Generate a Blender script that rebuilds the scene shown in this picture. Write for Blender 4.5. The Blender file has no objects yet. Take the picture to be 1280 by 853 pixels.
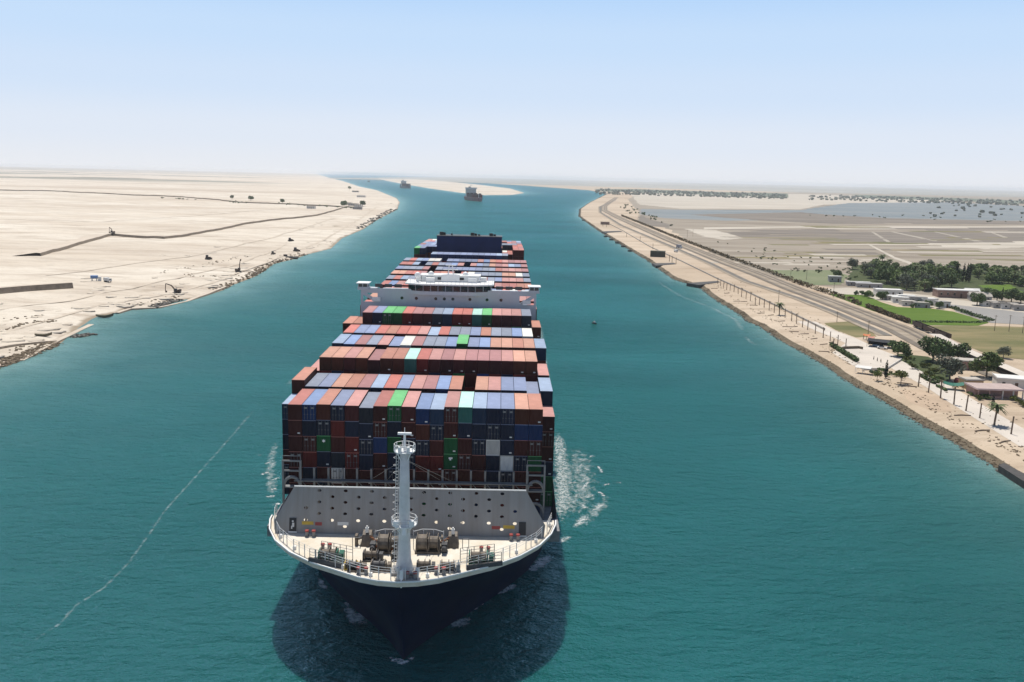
import bpy, bmesh, math, random
import numpy as np
from mathutils import Matrix, Vector
from mathutils.geometry import tessellate_polygon
random.seed(7); RNG = np.random.default_rng(7)
S = bpy.context.scene
COL = S.collection
R = math.radians

# ------------------------------------------------------------------ camera, world, sun, exposure
CAM_H, CF, CP, CR = 76.0, 1149.1, 0.1768, 0.0239
_f = np.array([0, math.cos(CP), -math.sin(CP)]); _u = np.array([0, math.sin(CP), math.cos(CP)]); _x = np.array([1., 0, 0])
CX = math.cos(CR)*_x + math.sin(CR)*_u; CU = -math.sin(CR)*_x + math.cos(CR)*_u
cam = bpy.data.cameras.new('camera'); camo = bpy.data.objects.new('camera', cam); COL.objects.link(camo)
cam.sensor_width = 36; cam.lens = CF/1280*36; cam.clip_start = 1; cam.clip_end = 150000
camo.matrix_world = Matrix(((CX[0], CU[0], -_f[0], 0), (CX[1], CU[1], -_f[1], 0), (CX[2], CU[2], -_f[2], CAM_H), (0, 0, 0, 1)))
S.camera = camo
def at(px, py, z=0.0):
    d = _f + CX*(px-640)/CF - CU*(py-426.5)/CF
    if d[2] > -0.0012: d[2] = -0.0012
    return np.array([0, 0, CAM_H]) + d*((z-CAM_H)/d[2])

SUN_EL, SUN_AZ = R(69), R(-16)
W = bpy.data.worlds.new('World'); S.world = W; W.use_nodes = True
nt = W.node_tree; nt.nodes.clear()
sky = nt.nodes.new('ShaderNodeTexSky'); sky.sky_type = 'NISHITA'; sky.sun_disc = False
sky.sun_elevation = SUN_EL; sky.sun_rotation = SUN_AZ
sky.altitude = 0; sky.air_density = 1.0; sky.dust_density = 0.6; sky.ozone_density = 1.0
bg = nt.nodes.new('ShaderNodeBackground'); bg.inputs['Strength'].default_value = 0.075
wo = nt.nodes.new('ShaderNodeOutputWorld')
tcw = nt.nodes.new('ShaderNodeTexCoord'); spw = nt.nodes.new('ShaderNodeSeparateXYZ'); nt.links.new(tcw.outputs['Generated'], spw.inputs[0])
hr = nt.nodes.new('ShaderNodeValToRGB'); hr.color_ramp.interpolation = 'EASE'          # dust haze that whitens the low sky
_e = hr.color_ramp.elements; _k = 1/0.075
_e[0].position = 0.0; _e[0].color = (0.765*_k, 0.795*_k, 0.855*_k, 1); _e[1].position = 0.5; _e[1].color = (0.08*_k, 0.165*_k, 0.38*_k, 1)
for _p, _c in ((0.04, (0.70, 0.765, 0.875)), (0.09, (0.60, 0.72, 0.895)), (0.14, (0.535, 0.695, 0.91)), (0.19, (0.445, 0.64, 0.915)), (0.30, (0.17, 0.31, 0.60))):
    _q = _e.new(_p); _q.color = (*[v*_k for v in _c], 1)
nt.links.new(spw.outputs[2], hr.inputs[0])
fr = nt.nodes.new('ShaderNodeMapRange'); fr.inputs[1].default_value = 0.2; fr.inputs[2].default_value = 0.6; fr.inputs[3].default_value = 0.92; fr.inputs[4].default_value = 0.0
nt.links.new(spw.outputs[2], fr.inputs[0])
mxw = nt.nodes.new('ShaderNodeMix'); mxw.data_type = 'RGBA'; nt.links.new(fr.outputs[0], mxw.inputs[0]); nt.links.new(sky.outputs[0], mxw.inputs[6]); nt.links.new(hr.outputs[0], mxw.inputs[7])
nt.links.new(mxw.outputs[2], bg.inputs[0]); nt.links.new(bg.outputs[0], wo.inputs[0])
sl = bpy.data.lights.new('sun', 'SUN'); sl.energy = 4.3; sl.angle = R(0.53); sl.color = (1, 0.955, 0.88)
so = bpy.data.objects.new('sun', sl); COL.objects.link(so)
sdir = Vector((math.sin(SUN_AZ)*math.cos(SUN_EL), math.cos(SUN_AZ)*math.cos(SUN_EL), math.sin(SUN_EL)))
so.rotation_euler = sdir.to_track_quat('Z', 'Y').to_euler()
S.view_settings.view_transform = 'Standard'; S.view_settings.look = 'None'
S.view_settings.exposure = 0.14; S.view_settings.gamma = 1; S.view_settings.use_curve_mapping = False
S.render.engine = 'CYCLES'
S.cycles.use_denoising = True
S.cycles.max_bounces = 6; S.cycles.volume_bounces = 2; S.cycles.transparent_max_bounces = 12
S.cycles.sample_clamp_indirect = 6; S.cycles.sample_clamp_direct = 12
S.cycles.caustics_reflective = False; S.cycles.caustics_refractive = False

# ------------------------------------------------------------------ materials
def srgb(r, g, b):
    def c(v):
        v /= 255.0
        return v/12.92 if v <= 0.04045 else ((v+0.055)/1.055)**2.4
    return (c(r), c(g), c(b))
MATS = {}
def mat(name, col, rough=0.7, var=0.18, scale=0.6, metal=0.0, bump=0.0, bscale=None, col2=None, spec=0.5, stretch=None, rand=0.0):
    if name in MATS: return MATS[name]
    m = bpy.data.materials.new(name); m.use_nodes = True; t = m.node_tree; N = t.nodes; Lk = t.links
    b = N['Principled BSDF']; b.inputs['Roughness'].default_value = rough; b.inputs['Metallic'].default_value = metal
    b.inputs['Specular IOR Level'].default_value = spec
    tc = N.new('ShaderNodeTexCoord'); mp = N.new('ShaderNodeMapping'); Lk.new(tc.outputs['Object'], mp.inputs[0])
    if stretch: mp.inputs['Scale'].default_value = stretch
    n = N.new('ShaderNodeTexNoise'); n.inputs['Scale'].default_value = scale; n.inputs['Detail'].default_value = 6; n.inputs['Roughness'].default_value = 0.65
    Lk.new(mp.outputs[0], n.inputs['Vector'])
    r = N.new('ShaderNodeValToRGB'); r.color_ramp.elements[0].position = 0.3; r.color_ramp.elements[1].position = 0.7
    c2 = col2 if col2 else tuple(min(1, c*(1+var)) for c in col)
    c1 = col if col2 else tuple(c*(1-var) for c in col)
    r.color_ramp.elements[0].color = (*c1, 1); r.color_ramp.elements[1].color = (*c2, 1)
    Lk.new(n.outputs['Fac'], r.inputs[0]); out = r.outputs[0]
    if rand:
        oi = N.new('ShaderNodeObjectInfo'); hs = N.new('ShaderNodeHueSaturation')
        mr = N.new('ShaderNodeMapRange'); mr.inputs[3].default_value = 1-rand; mr.inputs[4].default_value = 1+rand
        Lk.new(oi.outputs['Random'], mr.inputs[0]); Lk.new(mr.outputs[0], hs.inputs['Value']); Lk.new(out, hs.inputs['Color']); out = hs.outputs[0]
    Lk.new(out, b.inputs['Base Color'])
    if bump:
        n2 = N.new('ShaderNodeTexNoise'); n2.inputs['Scale'].default_value = bscale or scale*4; n2.inputs['Detail'].default_value = 5
        Lk.new(mp.outputs[0], n2.inputs['Vector'])
        bp = N.new('ShaderNodeBump'); bp.inputs['Strength'].default_value = 0.6; bp.inputs['Distance'].default_value = bump
        Lk.new(n2.outputs['Fac'], bp.inputs['Height']); Lk.new(bp.outputs[0], b.inputs['Normal'])
    MATS[name] = m
    return m

# ------------------------------------------------------------------ mesh helpers
class MB:
    def __init__(s): s.v = []; s.f = []; s.m = []; s.c = []; s.mi = 0; s.col = None
    def _add(s, vs, fs):
        o = len(s.v); s.v += [tuple(map(float, q)) for q in vs]
        for q in fs:
            s.f.append(tuple(i+o for i in q)); s.m.append(s.mi); s.c.append(s.col)
        return s
    def box(s, x0, x1, y0, y1, z0, z1, bottom=True):
        v = [(x0, y0, z0), (x1, y0, z0), (x1, y1, z0), (x0, y1, z0), (x0, y0, z1), (x1, y0, z1), (x1, y1, z1), (x0, y1, z1)]
        f = [(4, 5, 6, 7), (0, 1, 5, 4), (1, 2, 6, 5), (2, 3, 7, 6), (3, 0, 4, 7)]
        if bottom: f.append((3, 2, 1, 0))
        return s._add(v, f)
    def cbox(s, c, d, rz=0.0):
        a, b = math.cos(rz), math.sin(rz); hx, hy, hz = d[0]/2, d[1]/2, d[2]/2
        v = []
        for z in (-hz, hz):
            for x, y in ((-hx, -hy), (hx, -hy), (hx, hy), (-hx, hy)):
                v.append((c[0]+a*x-b*y, c[1]+b*x+a*y, c[2]+z))
        return s._add(v, [(4, 5, 6, 7), (0, 1, 5, 4), (1, 2, 6, 5), (2, 3, 7, 6), (3, 0, 4, 7), (3, 2, 1, 0)])
    def cyl(s, p0, p1, r0, r1=None, n=8, caps=True):
        r1 = r0 if r1 is None else r1
        p0 = Vector(p0); p1 = Vector(p1); d = (p1-p0).normalized()
        a = d.cross(Vector((0, 0, 1)) if abs(d.z) < 0.95 else Vector((1, 0, 0))).normalized(); b = a.cross(d)
        v = []
        for p, r in ((p0, r0), (p1, r1)):
            for i in range(n):
                t = 2*math.pi*i/n; v.append(p+a*(r*math.cos(t))+b*(r*math.sin(t)))
        f = [(i+n, (i+1) % n+n, (i+1) % n, i) for i in range(n)]
        if caps: f += [tuple(range(n)), tuple(range(2*n-1, n-1, -1))]
        return s._add(v, f)
    def path(s, pts, r, n=6):
        for a, b in zip(pts[:-1], pts[1:]): s.cyl(a, b, r, r, n)
        return s
    def prism(s, poly, z0, z1):
        n = len(poly); v = [(x, y, z0) for x, y in poly]+[(x, y, z1) for x, y in poly]
        s._add(v, [(i, (i+1) % n, (i+1) % n+n, i+n) for i in range(n)]+[tuple(range(n, 2*n)), tuple(range(n-1, -1, -1))])
        return s
    def loft(s, rings, closed=True, caps=True):
        n = len(rings[0]); v = [p for q in rings for p in q]; f = []
        for k in range(len(rings)-1):
            for i in range(n if closed else n-1):
                j = (i+1) % n; f.append((k*n+i, k*n+j, (k+1)*n+j, (k+1)*n+i))
        if caps and closed: f += [tuple(range(n-1, -1, -1)), tuple((len(rings)-1)*n+i for i in range(n))]
        return s._add(v, f)
    def blob(s, c, r, n=6, jit=0.25, sq=1.0):
        rings = []
        for k in range(1, 4):
            ph = math.pi*k/4; q = []
            for i in range(n):
                t = 2*math.pi*i/n; rr = 1+random.uniform(-jit, jit)
                q.append((c[0]+r*rr*math.sin(ph)*math.cos(t), c[1]+r*rr*math.sin(ph)*math.sin(t), c[2]-r*sq*rr*math.cos(ph)))
            rings.append(q)
        return s.loft(rings)
    def build(s, name, mats=None, parent=None, smooth=False, loc=None, rz=0.0):
        me = bpy.data.meshes.new(name); me.from_pydata(s.v, [], s.f)
        mats = mats if isinstance(mats, (list, tuple)) else [mats]
        for m in mats:
            if m: me.materials.append(m)
        me.polygons.foreach_set('material_index', s.m)
        if smooth: me.polygons.foreach_set('use_smooth', [True]*len(s.f))
        if any(c is not None for c in s.c):
            at_ = me.attributes.new('tint', 'FLOAT_COLOR', 'FACE')
            at_.data.foreach_set('color', [x for c in s.c for x in ((*c, 1) if c is not None else (1, 1, 1, 1))])
        me.update()
        o = bpy.data.objects.new(name, me); COL.objects.link(o)
        if parent is not None: o.parent = parent
        if loc is not None: o.location = loc
        o.rotation_euler.z = rz
        return o
def tag(o, label, cat, group=None):
    o['label'] = label; o['category'] = cat
    if group: o['group'] = group
    return o
def kind(o, k, label=None, cat=None):
    o['kind'] = k
    if label: o['label'] = label
    if cat: o['category'] = cat
    return o
def empty(name, loc, rz=0.0):
    o = bpy.data.objects.new(name, None); COL.objects.link(o); o.location = loc; o.rotation_euler.z = rz; o.empty_display_size = 0.5
    return o
def copy_tree(o, parent=None):
    c = o.copy(); COL.objects.link(c)
    if parent is not None: c.parent = parent
    for ch in list(o.children): copy_tree(ch, c)
    return c
def ordinal(n):
    w = ['zeroth', 'first', 'second', 'third', 'fourth', 'fifth', 'sixth', 'seventh', 'eighth', 'ninth', 'tenth', 'eleventh', 'twelfth', 'thirteenth', 'fourteenth', 'fifteenth', 'sixteenth', 'seventeenth', 'eighteenth', 'nineteenth', 'twentieth']
    if n <= 20: return w[n]
    t = {20: 'twenty', 30: 'thirty', 40: 'forty'}[n//10*10]
    return t+'-'+w[n % 10] if n % 10 else {30: 'thirtieth', 40: 'fortieth'}[n]
def plate(name, outer, holes, thick, m, parent=None):
    """flat plate in local x-z with real holes, thickness along y (0..thick)"""
    cu = bpy.data.curves.new(name, 'CURVE'); cu.dimensions = '2D'; cu.fill_mode = 'BOTH'; cu.extrude = thick/2
    for loop in [outer]+holes:
        sp = cu.splines.new('POLY'); sp.points.add(len(loop)-1); sp.use_cyclic_u = True
        for p, (x, y) in zip(sp.points, loop): p.co = (x, y, 0, 1)
    o = bpy.data.objects.new(name, cu); COL.objects.link(o)
    dg = bpy.context.evaluated_depsgraph_get(); dg.update()
    me = bpy.data.meshes.new_from_object(o.evaluated_get(dg)); bpy.data.objects.remove(o); bpy.data.curves.remove(cu)
    me.name = name; me.materials.clear(); me.materials.append(m)
    me.transform(Matrix.Translation((0, thick/2, 0)) @ Matrix.Rotation(math.pi/2, 4, 'X'))
    o = bpy.data.objects.new(name, me); COL.objects.link(o)
    if parent is not None: o.parent = parent
    return o
def ellipse(x, z, a, b, n=10): return [(x+a*math.cos(2*math.pi*i/n), z+b*math.sin(2*math.pi*i/n)) for i in range(n)]
def vnoise(x, y, seed=0):
    xi = np.floor(x).astype(np.int64); yi = np.floor(y).astype(np.int64); fx = x-xi; fy = y-yi
    fx = fx*fx*(3-2*fx); fy = fy*fy*(3-2*fy)
    def h(a, b):
        n = (a*374761393 + b*668265263 + seed*144269) & 0x7fffffff
        n = ((n ^ (n >> 13))*1274126177) & 0x7fffffff
        return ((n ^ (n >> 16)) & 0xffff)/65535.0
    return (h(xi, yi)*(1-fx)+h(xi+1, yi)*fx)*(1-fy)+(h(xi, yi+1)*(1-fx)+h(xi+1, yi+1)*fx)*fy
def sdist(X, Y, poly):
    """signed distance to closed polygon (positive inside)"""
    d2 = np.full(X.shape, 1e30); ins = np.zeros(X.shape, bool); n = len(poly)
    for i in range(n):
        ax, ay = poly[i]; bx, by = poly[(i+1) % n]; ex, ey = bx-ax, by-ay
        t = np.clip(((X-ax)*ex+(Y-ay)*ey)/max(ex*ex+ey*ey, 1e-9), 0, 1)
        d2 = np.minimum(d2, (X-ax-t*ex)**2+(Y-ay-t*ey)**2)
        if by != ay: ins ^= ((ay > Y) != (by > Y)) & (X < ex*(Y-ay)/(by-ay)+ax)
    return np.where(ins, 1, -1)*np.sqrt(d2)
def sm(t): t = np.clip(t, 0, 1); return t*t*(3-2*t)

# ------------------------------------------------------------------ the shore lines (measured on the water plane)
LEFT_PX = [(8, 458), (22, 452), (38, 446), (58, 438), (75, 430.5), (85, 421), (105, 406), (119, 397), (142, 392.5), (160, 386.5), (168, 388), (193, 385.6), (208, 380), (224, 375.6), (240, 374), (258, 369.7), (277, 364), (293, 356), (317, 347), (330, 339.5), (343, 330), (369, 324), (386, 318), (414, 311), (428, 298), (454, 287), (471, 275.5), (497, 262), (500, 253), (496, 248), (471, 238), (449.5, 233.5), (428.5, 226.5), (413, 222.8)]
LEFT = [tuple(at(*p)[:2]) for p in LEFT_PX]
LEFT_POLY = [(-230, 150), (-212, 270)]+LEFT+[(-9000, 42000), (-60000, 42000), (-60000, -2000), (-280, -600)]
RIGHT_PX = [(1280, 609), (1247.5, 588), (1226.6, 574.5), (1209.7, 566), (1190, 552.5), (1160.5, 536.6), (1134, 521.2), (1112.7, 507.3), (1087, 492.3), (1070, 484.3), (1058.7, 477), (1037.6, 461.8), (1020, 451.3), (1000.6, 439.7), (972.5, 424.3), (950, 409), (936, 403), (919, 390.5), (894, 375.2), (875, 360), (860, 355.3), (842, 349.6), (818.5, 333), (807, 324.5), (787.5, 313.2), (763, 298), (746, 287.3), (734, 278.8), (723.5, 271), (724.5, 262), (736, 254), (759, 242.7)]
RIGHT = [tuple(at(*p)[:2]) for p in RIGHT_PX]
FARC = [tuple(at(*p)[:2]) for p in [(736, 238.2), (689, 234.8), (650, 231.9), (600, 229)]]
RIGHT_POLY = [(195, -600), (150, 150)]+RIGHT+FARC+[(-3000, 42000), (60000, 42000), (60000, -2000)]
ISLE = [tuple(at(*p)[:2]) for p in [(470, 223.6), (485, 226.6), (505, 230.5), (540, 236.3), (575, 241.2), (605, 244.3), (640, 244), (656, 241.5), (640, 236.5), (600, 231.5), (560, 227.5), (520, 224.6)]]
GZ = 2.0                                              # level of the right bank

# ------------------------------------------------------------------ water: one sheet to the horizon
def polar(r0, r1, nr, a0, a1, na):
    rr = np.geomspace(r0, r1, nr); aa = np.radians(np.linspace(a0, a1, na))
    A, Q = np.meshgrid(aa, rr); return Q*np.sin(A), Q*np.cos(A)
def grid_mesh(name, X, Y, Z, m, keep=None, attrs=None, smooth=True):
    nr, na = X.shape; idx = np.arange(nr*na).reshape(nr, na)
    F = np.stack([idx[:-1, :-1], idx[:-1, 1:], idx[1:, 1:], idx[1:, :-1]], -1).reshape(-1, 4)[:, ::-1]
    if keep is not None:
        k = keep; kk = (k[:-1, :-1] | k[:-1, 1:] | k[1:, 1:] | k[1:, :-1]).reshape(-1); F = F[kk]
    used = np.unique(F); remap = -np.ones(nr*na, np.int64); remap[used] = np.arange(len(used)); F = remap[F]
    V = np.stack([X, Y, Z], -1).reshape(-1, 3)[used]
    e1 = V[F[:, 1]]-V[F[:, 0]]; e2 = V[F[:, 2]]-V[F[:, 0]]
    if (e1[:, 0]*e2[:, 1]-e1[:, 1]*e2[:, 0]).sum() < 0: F = F[:, ::-1]
    F = np.ascontiguousarray(F)
    me = bpy.data.meshes.new(name); me.vertices.add(len(V)); me.vertices.foreach_set('co', V.ravel())
    me.loops.add(F.size); me.loops.foreach_set('vertex_index', F.ravel().astype(np.int32))
    me.polygons.add(len(F)); me.polygons.foreach_set('loop_start', np.arange(0, F.size, 4, dtype=np.int32))
    me.polygons.foreach_set('use_smooth', np.full(len(F), smooth))
    for an, av in (attrs or {}).items():
        a = me.attributes.new(an, 'FLOAT', 'POINT'); a.data.foreach_set('value', av.reshape(-1)[used].astype(np.float32))
    me.materials.append(m); me.update(calc_edges=True); me.validate()
    o = bpy.data.objects.new(name, me); COL.objects.link(o); return o

def water_material():
    m = bpy.data.materials.new('canal_water'); m.use_nodes = True; t = m.node_tree; N = t.nodes; Lk = t.links
    b = N['Principled BSDF']; b.inputs['IOR'].default_value = 1.33; b.inputs['Roughness'].default_value = 0.2; b.inputs['Specular IOR Level'].default_value = 0.0
    b.subsurface_method = 'BURLEY'; b.inputs['Subsurface Weight'].default_value = 0.5; b.inputs['Subsurface Radius'].default_value = (0.4, 1.0, 1.0); b.inputs['Subsurface Scale'].default_value = 3.0
    tc = N.new('ShaderNodeTexCoord')
    def noise(scale, sx, sy, rot, det=4, rough=0.55, dist=0.0):
        mp = N.new('ShaderNodeMapping'); mp.inputs['Scale'].default_value = (sx, sy, 1); mp.inputs['Rotation'].default_value = (0, 0, R(rot))
        n = N.new('ShaderNodeTexNoise'); n.inputs['Scale'].default_value = scale; n.inputs['Detail'].default_value = det; n.inputs['Roughness'].default_value = rough
        n.inputs['Distortion'].default_value = dist
        Lk.new(tc.outputs['Object'], mp.inputs[0]); Lk.new(mp.outputs[0], n.inputs['Vector']); return n.outputs['Fac']
    def math_(op, a, b_):
        q = N.new('ShaderNodeMath'); q.operation = op
        for i, v in enumerate((a, b_)):
            if isinstance(v, (int, float)): q.inputs[i].default_value = v
            else: Lk.new(v, q.inputs[i])
        return q.outputs[0]
    w1 = noise(0.16, 0.42, 1.0, 6, 3, 0.5, 0.3); w2 = noise(0.55, 0.5, 1.0, -9, 4, 0.6); w3 = noise(2.2, 0.7, 1.0, 15, 3, 0.6)
    h = math_('ADD', math_('ADD', math_('MULTIPLY', w1, 1.5), math_('MULTIPLY', w2, 1.25)), math_('MULTIPLY', w3, 0.36))
    bp = N.new('ShaderNodeBump'); bp.inputs['Strength'].default_value = 1.0; bp.inputs['Distance'].default_value = 2.1
    wp = noise(0.006, 0.35, 1.0, 12, 3, 0.5); Lk.new(math_('MULTIPLY_ADD', wp, 1.6) if False else math_('ADD', math_('MULTIPLY', wp, 1.2), 0.55), bp.inputs['Strength'])
    Lk.new(h, bp.inputs['Height']); Lk.new(bp.outputs[0], b.inputs['Normal'])
    big = noise(0.012, 0.5, 1.0, 4, 4, 0.55)
    r = N.new('ShaderNodeValToRGB'); r.color_ramp.elements[0].position = 0.3; r.color_ramp.elements[1].position = 0.72
    r.color_ramp.elements[0].color = (0.003, 0.088, 0.079, 1); r.color_ramp.elements[1].color = (0.008, 0.136, 0.126, 1)
    Lk.new(big, r.inputs[0])
    at_ = N.new('ShaderNodeAttribute'); at_.attribute_name = 'shallow'
    mx = N.new('ShaderNodeMix'); mx.data_type = 'RGBA'; mx.inputs[7].default_value = (0.22, 0.38, 0.36, 1)
    sn = noise(0.05, 1, 1, 0, 5, 0.6)
    sh = math_('MULTIPLY', at_.outputs['Fac'], math_('ADD', math_('MULTIPLY', sn, 0.9), 0.45))
    Lk.new(sh, mx.inputs[0]); Lk.new(r.outputs[0], mx.inputs[6]); Lk.new(mx.outputs[2], b.inputs['Base Color'])
    gl = N.new('ShaderNodeBsdfGlossy'); gl.inputs['Color'].default_value = (0.34, 0.64, 0.86, 1); gl.inputs['Roughness'].default_value = 0.15; Lk.new(bp.outputs[0], gl.inputs['Normal'])
    fs = N.new('ShaderNodeFresnel'); fs.inputs['IOR'].default_value = 1.33; Lk.new(bp.outputs[0], fs.inputs['Normal'])
    ms = N.new('ShaderNodeMixShader'); Lk.new(math_('MULTIPLY', fs.outputs[0], 0.92), ms.inputs[0]); Lk.new(b.outputs[0], ms.inputs[1]); Lk.new(gl.outputs[0], ms.inputs[2])
    Lk.new(ms.outputs[0], N['Material Output'].inputs['Surface'])
    return m
X, Y = polar(45, 42000, 440, -80, 80, 640)
dl = sdist(X, Y, LEFT_POLY); dr = sdist(X, Y, RIGHT_POLY)
shal = 0.9*np.exp(np.minimum(dl, 0)/18.0) + 0.34*np.exp(np.minimum(dl, 0)/85.0) + 0.6*np.exp(np.minimum(dr, 0)/7.0)+0.30*np.exp(np.minimum(dr, 0)/32.0)
di = sdist(X, Y, ISLE); shal += 0.8*np.exp(np.minimum(di, 0)/50.0)
water = kind(grid_mesh('water', X, Y, np.zeros_like(X), water_material(), keep=(dl < 60) & (dr < 60), attrs={'shallow': np.clip(shal, 0, 1)}), 'structure')

# ------------------------------------------------------------------ left bank: desert terrain
def hleft(X, Y, d=None):
    X = np.asarray(X, float); Y = np.asarray(Y, float)
    if d is None: d = sdist(X, Y, LEFT_POLY)
    h = 1.5*sm(d/13)+1.6*sm((d-20)/120)
    a = sm((d-6)/40)
    h = h + a*(1.1*(vnoise(X/38, Y/55, 1)-0.5)+(0.7+1.3*sm((90-d)/40))*(vnoise(X/13, Y/17, 2)-0.5)+2.2*(vnoise(X/160, Y/240, 3)-0.45))
    h = np.where(d < 0, np.maximum(d*0.10, -2.5), h); return h
def sand_material(name, c1, c2, c3, wet=True, bump=0.5):
    m = bpy.data.materials.new(name); m.use_nodes = True; t = m.node_tree; N = t.nodes; Lk = t.links
    b = N['Principled BSDF']; b.inputs['Roughness'].default_value = 0.95; b.inputs['Specular IOR Level'].default_value = 0.15
    g = N.new('ShaderNodeNewGeometry')
    def noise(scale, vec=(1, 1, 1), det=6, rough=0.6):
        mp = N.new('ShaderNodeMapping'); mp.inputs['Scale'].default_value = vec
        n = N.new('ShaderNodeTexNoise'); n.inputs['Scale'].default_value = scale; n.inputs['Detail'].default_value = det; n.inputs['Roughness'].default_value = rough
        Lk.new(g.outputs['Position'], mp.inputs[0]); Lk.new(mp.outputs[0], n.inputs['Vector']); return n.outputs['Fac']
    def ramp(f, p0, p1):
        r = N.new('ShaderNodeMapRange'); r.inputs[1].default_value = p0; r.inputs[2].default_value = p1; Lk.new(f, r.inputs[0]); return r.outputs[0]
    def mix(f, a, c):
        x = N.new('ShaderNodeMix'); x.data_type = 'RGBA'; Lk.new(f, x.inputs[0])
        for i, v in ((6, a), (7, c)):
            if isinstance(v, tuple): x.inputs[i].default_value = (*v, 1)
            else: Lk.new(v, x.inputs[i])
        return x.outputs[2]
    c = mix(ramp(noise(0.006, (0.5, 1.0, 1), 7, 0.62), 0.38, 0.62), c1, c2)
    c = mix(ramp(noise(0.03, (0.35, 1.4, 1), 8, 0.72), 0.47, 0.68), c, c3)
    c = mix(ramp(noise(0.11, (0.5, 1.2, 1), 7, 0.75), 0.54, 0.70), c, tuple(v*0.78 for v in c1))
    c = mix(ramp(noise(0.8, (0.6, 1, 1), 4, 0.7), 0.56, 0.74), c, tuple(v*0.74 for v in c1))
    c = mix(ramp(noise(0.0016, (0.25, 1.3, 1), 5, 0.6), 0.50, 0.70), c, tuple(v*1.08 for v in c3))
    sa = N.new('ShaderNodeAttribute'); sa.attribute_name = 'scrub'
    c = mix(sa.outputs['Fac'], c, (0.115, 0.125, 0.095))
    if wet:
        sp = N.new('ShaderNodeSeparateXYZ'); Lk.new(g.outputs['Position'], sp.inputs[0])
        ad = N.new('ShaderNodeMath'); ad.operation = 'ADD'; Lk.new(sp.outputs[2], ad.inputs[0])
        mu = N.new('ShaderNodeMath'); mu.operation = 'MULTIPLY'; mu.inputs[1].default_value = -1.3; Lk.new(noise(0.06, (1, 1, 1), 5), mu.inputs[0]); Lk.new(mu.outputs[0], ad.inputs[1])
        c = mix(ramp(ad.outputs[0], -0.25, -0.55), c, (0.30, 0.24, 0.17))
    Lk.new(c, b.inputs['Base Color'])
    bp = N.new('ShaderNodeBump'); bp.inputs['Strength'].default_value = 0.7; bp.inputs['Distance'].default_value = bump
    Lk.new(noise(0.3, (0.7, 1, 1), 7, 0.65), bp.inputs['Height']); Lk.new(bp.outputs[0], b.inputs['Normal'])
    return m
M_SAND = sand_material('desert_sand', (0.58, 0.50, 0.40), (0.69, 0.625, 0.525), (0.40, 0.325, 0.25))
X, Y = polar(140, 41000, 520, -70, 2, 620)
d = sdist(X, Y, LEFT_POLY)
_D = np.hypot(X, Y); _A = np.arctan2(X, Y)
_s = sm((vnoise(X/2600, Y/700, 11)*.6+vnoise(X/700, Y/260, 12)*.4-.47)/.12)*sm((_D-4300)/2500)*sm((-0.2-_A)/0.1)*.8
_s = np.maximum(_s, .35*sm((_D-13000)/9000)*sm((-0.15-_A)/0.08))
kind(grid_mesh('desert_ground', X, Y, hleft(X, Y, d), M_SAND, keep=d > -25, attrs={'scrub': _s}), 'structure')

def ribbon(name, px, z, offs, mats, mi=None, zs=None, parent=None, world=None):
    """strip along a ground line; offs: list of (offset to the far side, height)"""
    P = [np.array(at(a, b, z)[:2]) for a, b in px] if world is None else [np.array(w) for w in world]
    Q = [P[0]]
    for a, b in zip(P[:-1], P[1:]):
        n = max(1, min(40, int(np.linalg.norm(b-a)/12)))
        Q += [a+(b-a)*k/n for k in range(1, n+1)]
    Q = np.array(Q); T = np.gradient(Q, axis=0); T /= np.linalg.norm(T, axis=1)[:, None]+1e-9
    Nn = np.stack([-T[:, 1], T[:, 0]], -1); sgn = np.sign((Nn[:, 1]).sum()) or 1; Nn *= sgn
    mb = MB(); rings = []
    for q, n_ in zip(Q, Nn):
        bz = zs(q) if zs else z
        rings.append([(q[0]+n_[0]*o, q[1]+n_[1]*o, bz+h) for o, h in offs])
    for k in range(len(rings)-1):
        for i in range(len(offs)-1):
            mb.mi = mi[i] if mi else 0
            mb._add([rings[k][i], rings[k+1][i], rings[k+1][i+1], rings[k][i+1]], [(0, 1, 2, 3)])
    return mb.build(name, mats, parent, smooth=False)
def zl(q): return float(hleft(np.array([q[0]]), np.array([q[1]]))[0])
M_BERM_FACE = mat('berm_face', (0.25, 0.20, 0.15), 0.95, 0.3, 0.25, bump=0.5, bscale=0.8, spec=0.1)  # near berm faces, browner than the sandy tops
M_SANDTOP = mat('spoil_sand', (0.55, 0.47, 0.38), 0.95, 0.1, 0.05, spec=0.1)
BERMS = [
 ([(52, 321), (105, 305), (140, 295), (150, 296), (205, 300), (235, 296), (275, 288), (310, 280), (345, 275.5), (390, 271), (415, 265), (437, 258)], 2.5, 'long winding sand bank with a dark cut face'),
 ([(-60, 371), (0, 366), (60, 361), (92, 359)], 3.4, 'straight sand bank with a brown cut face by the left edge'),
 ([(-40, 237.5), (75, 239.5), (130, 243), (230, 247), (300, 253), (380, 257), (440, 259.5)], 2.6, 'low far embankment along the desert road')]
for px, h, lb in BERMS:
    kind(ribbon('sand_berm', px, 3, [(0, -0.6), (h*0.45, h), (h*0.45+3, h+0.25), (h*0.45+26, -0.8)], [M_BERM_FACE, M_SANDTOP], [0, 1, 1], zs=zl), 'structure')
for px in ([(150, 389), (165, 384.5), (200, 382.5), (238, 373.5), (262, 366), (285, 357)], [(0, 437), (20, 433.5), (50, 428), (72, 424.5)]):
    kind(ribbon('sand_berm', px, 1.5, [(0, -0.5), (0.7, 0.9), (2, 1.0), (9, -0.5)], [M_BERM_FACE, M_SANDTOP], [0, 1, 1], zs=zl), 'structure')

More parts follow.
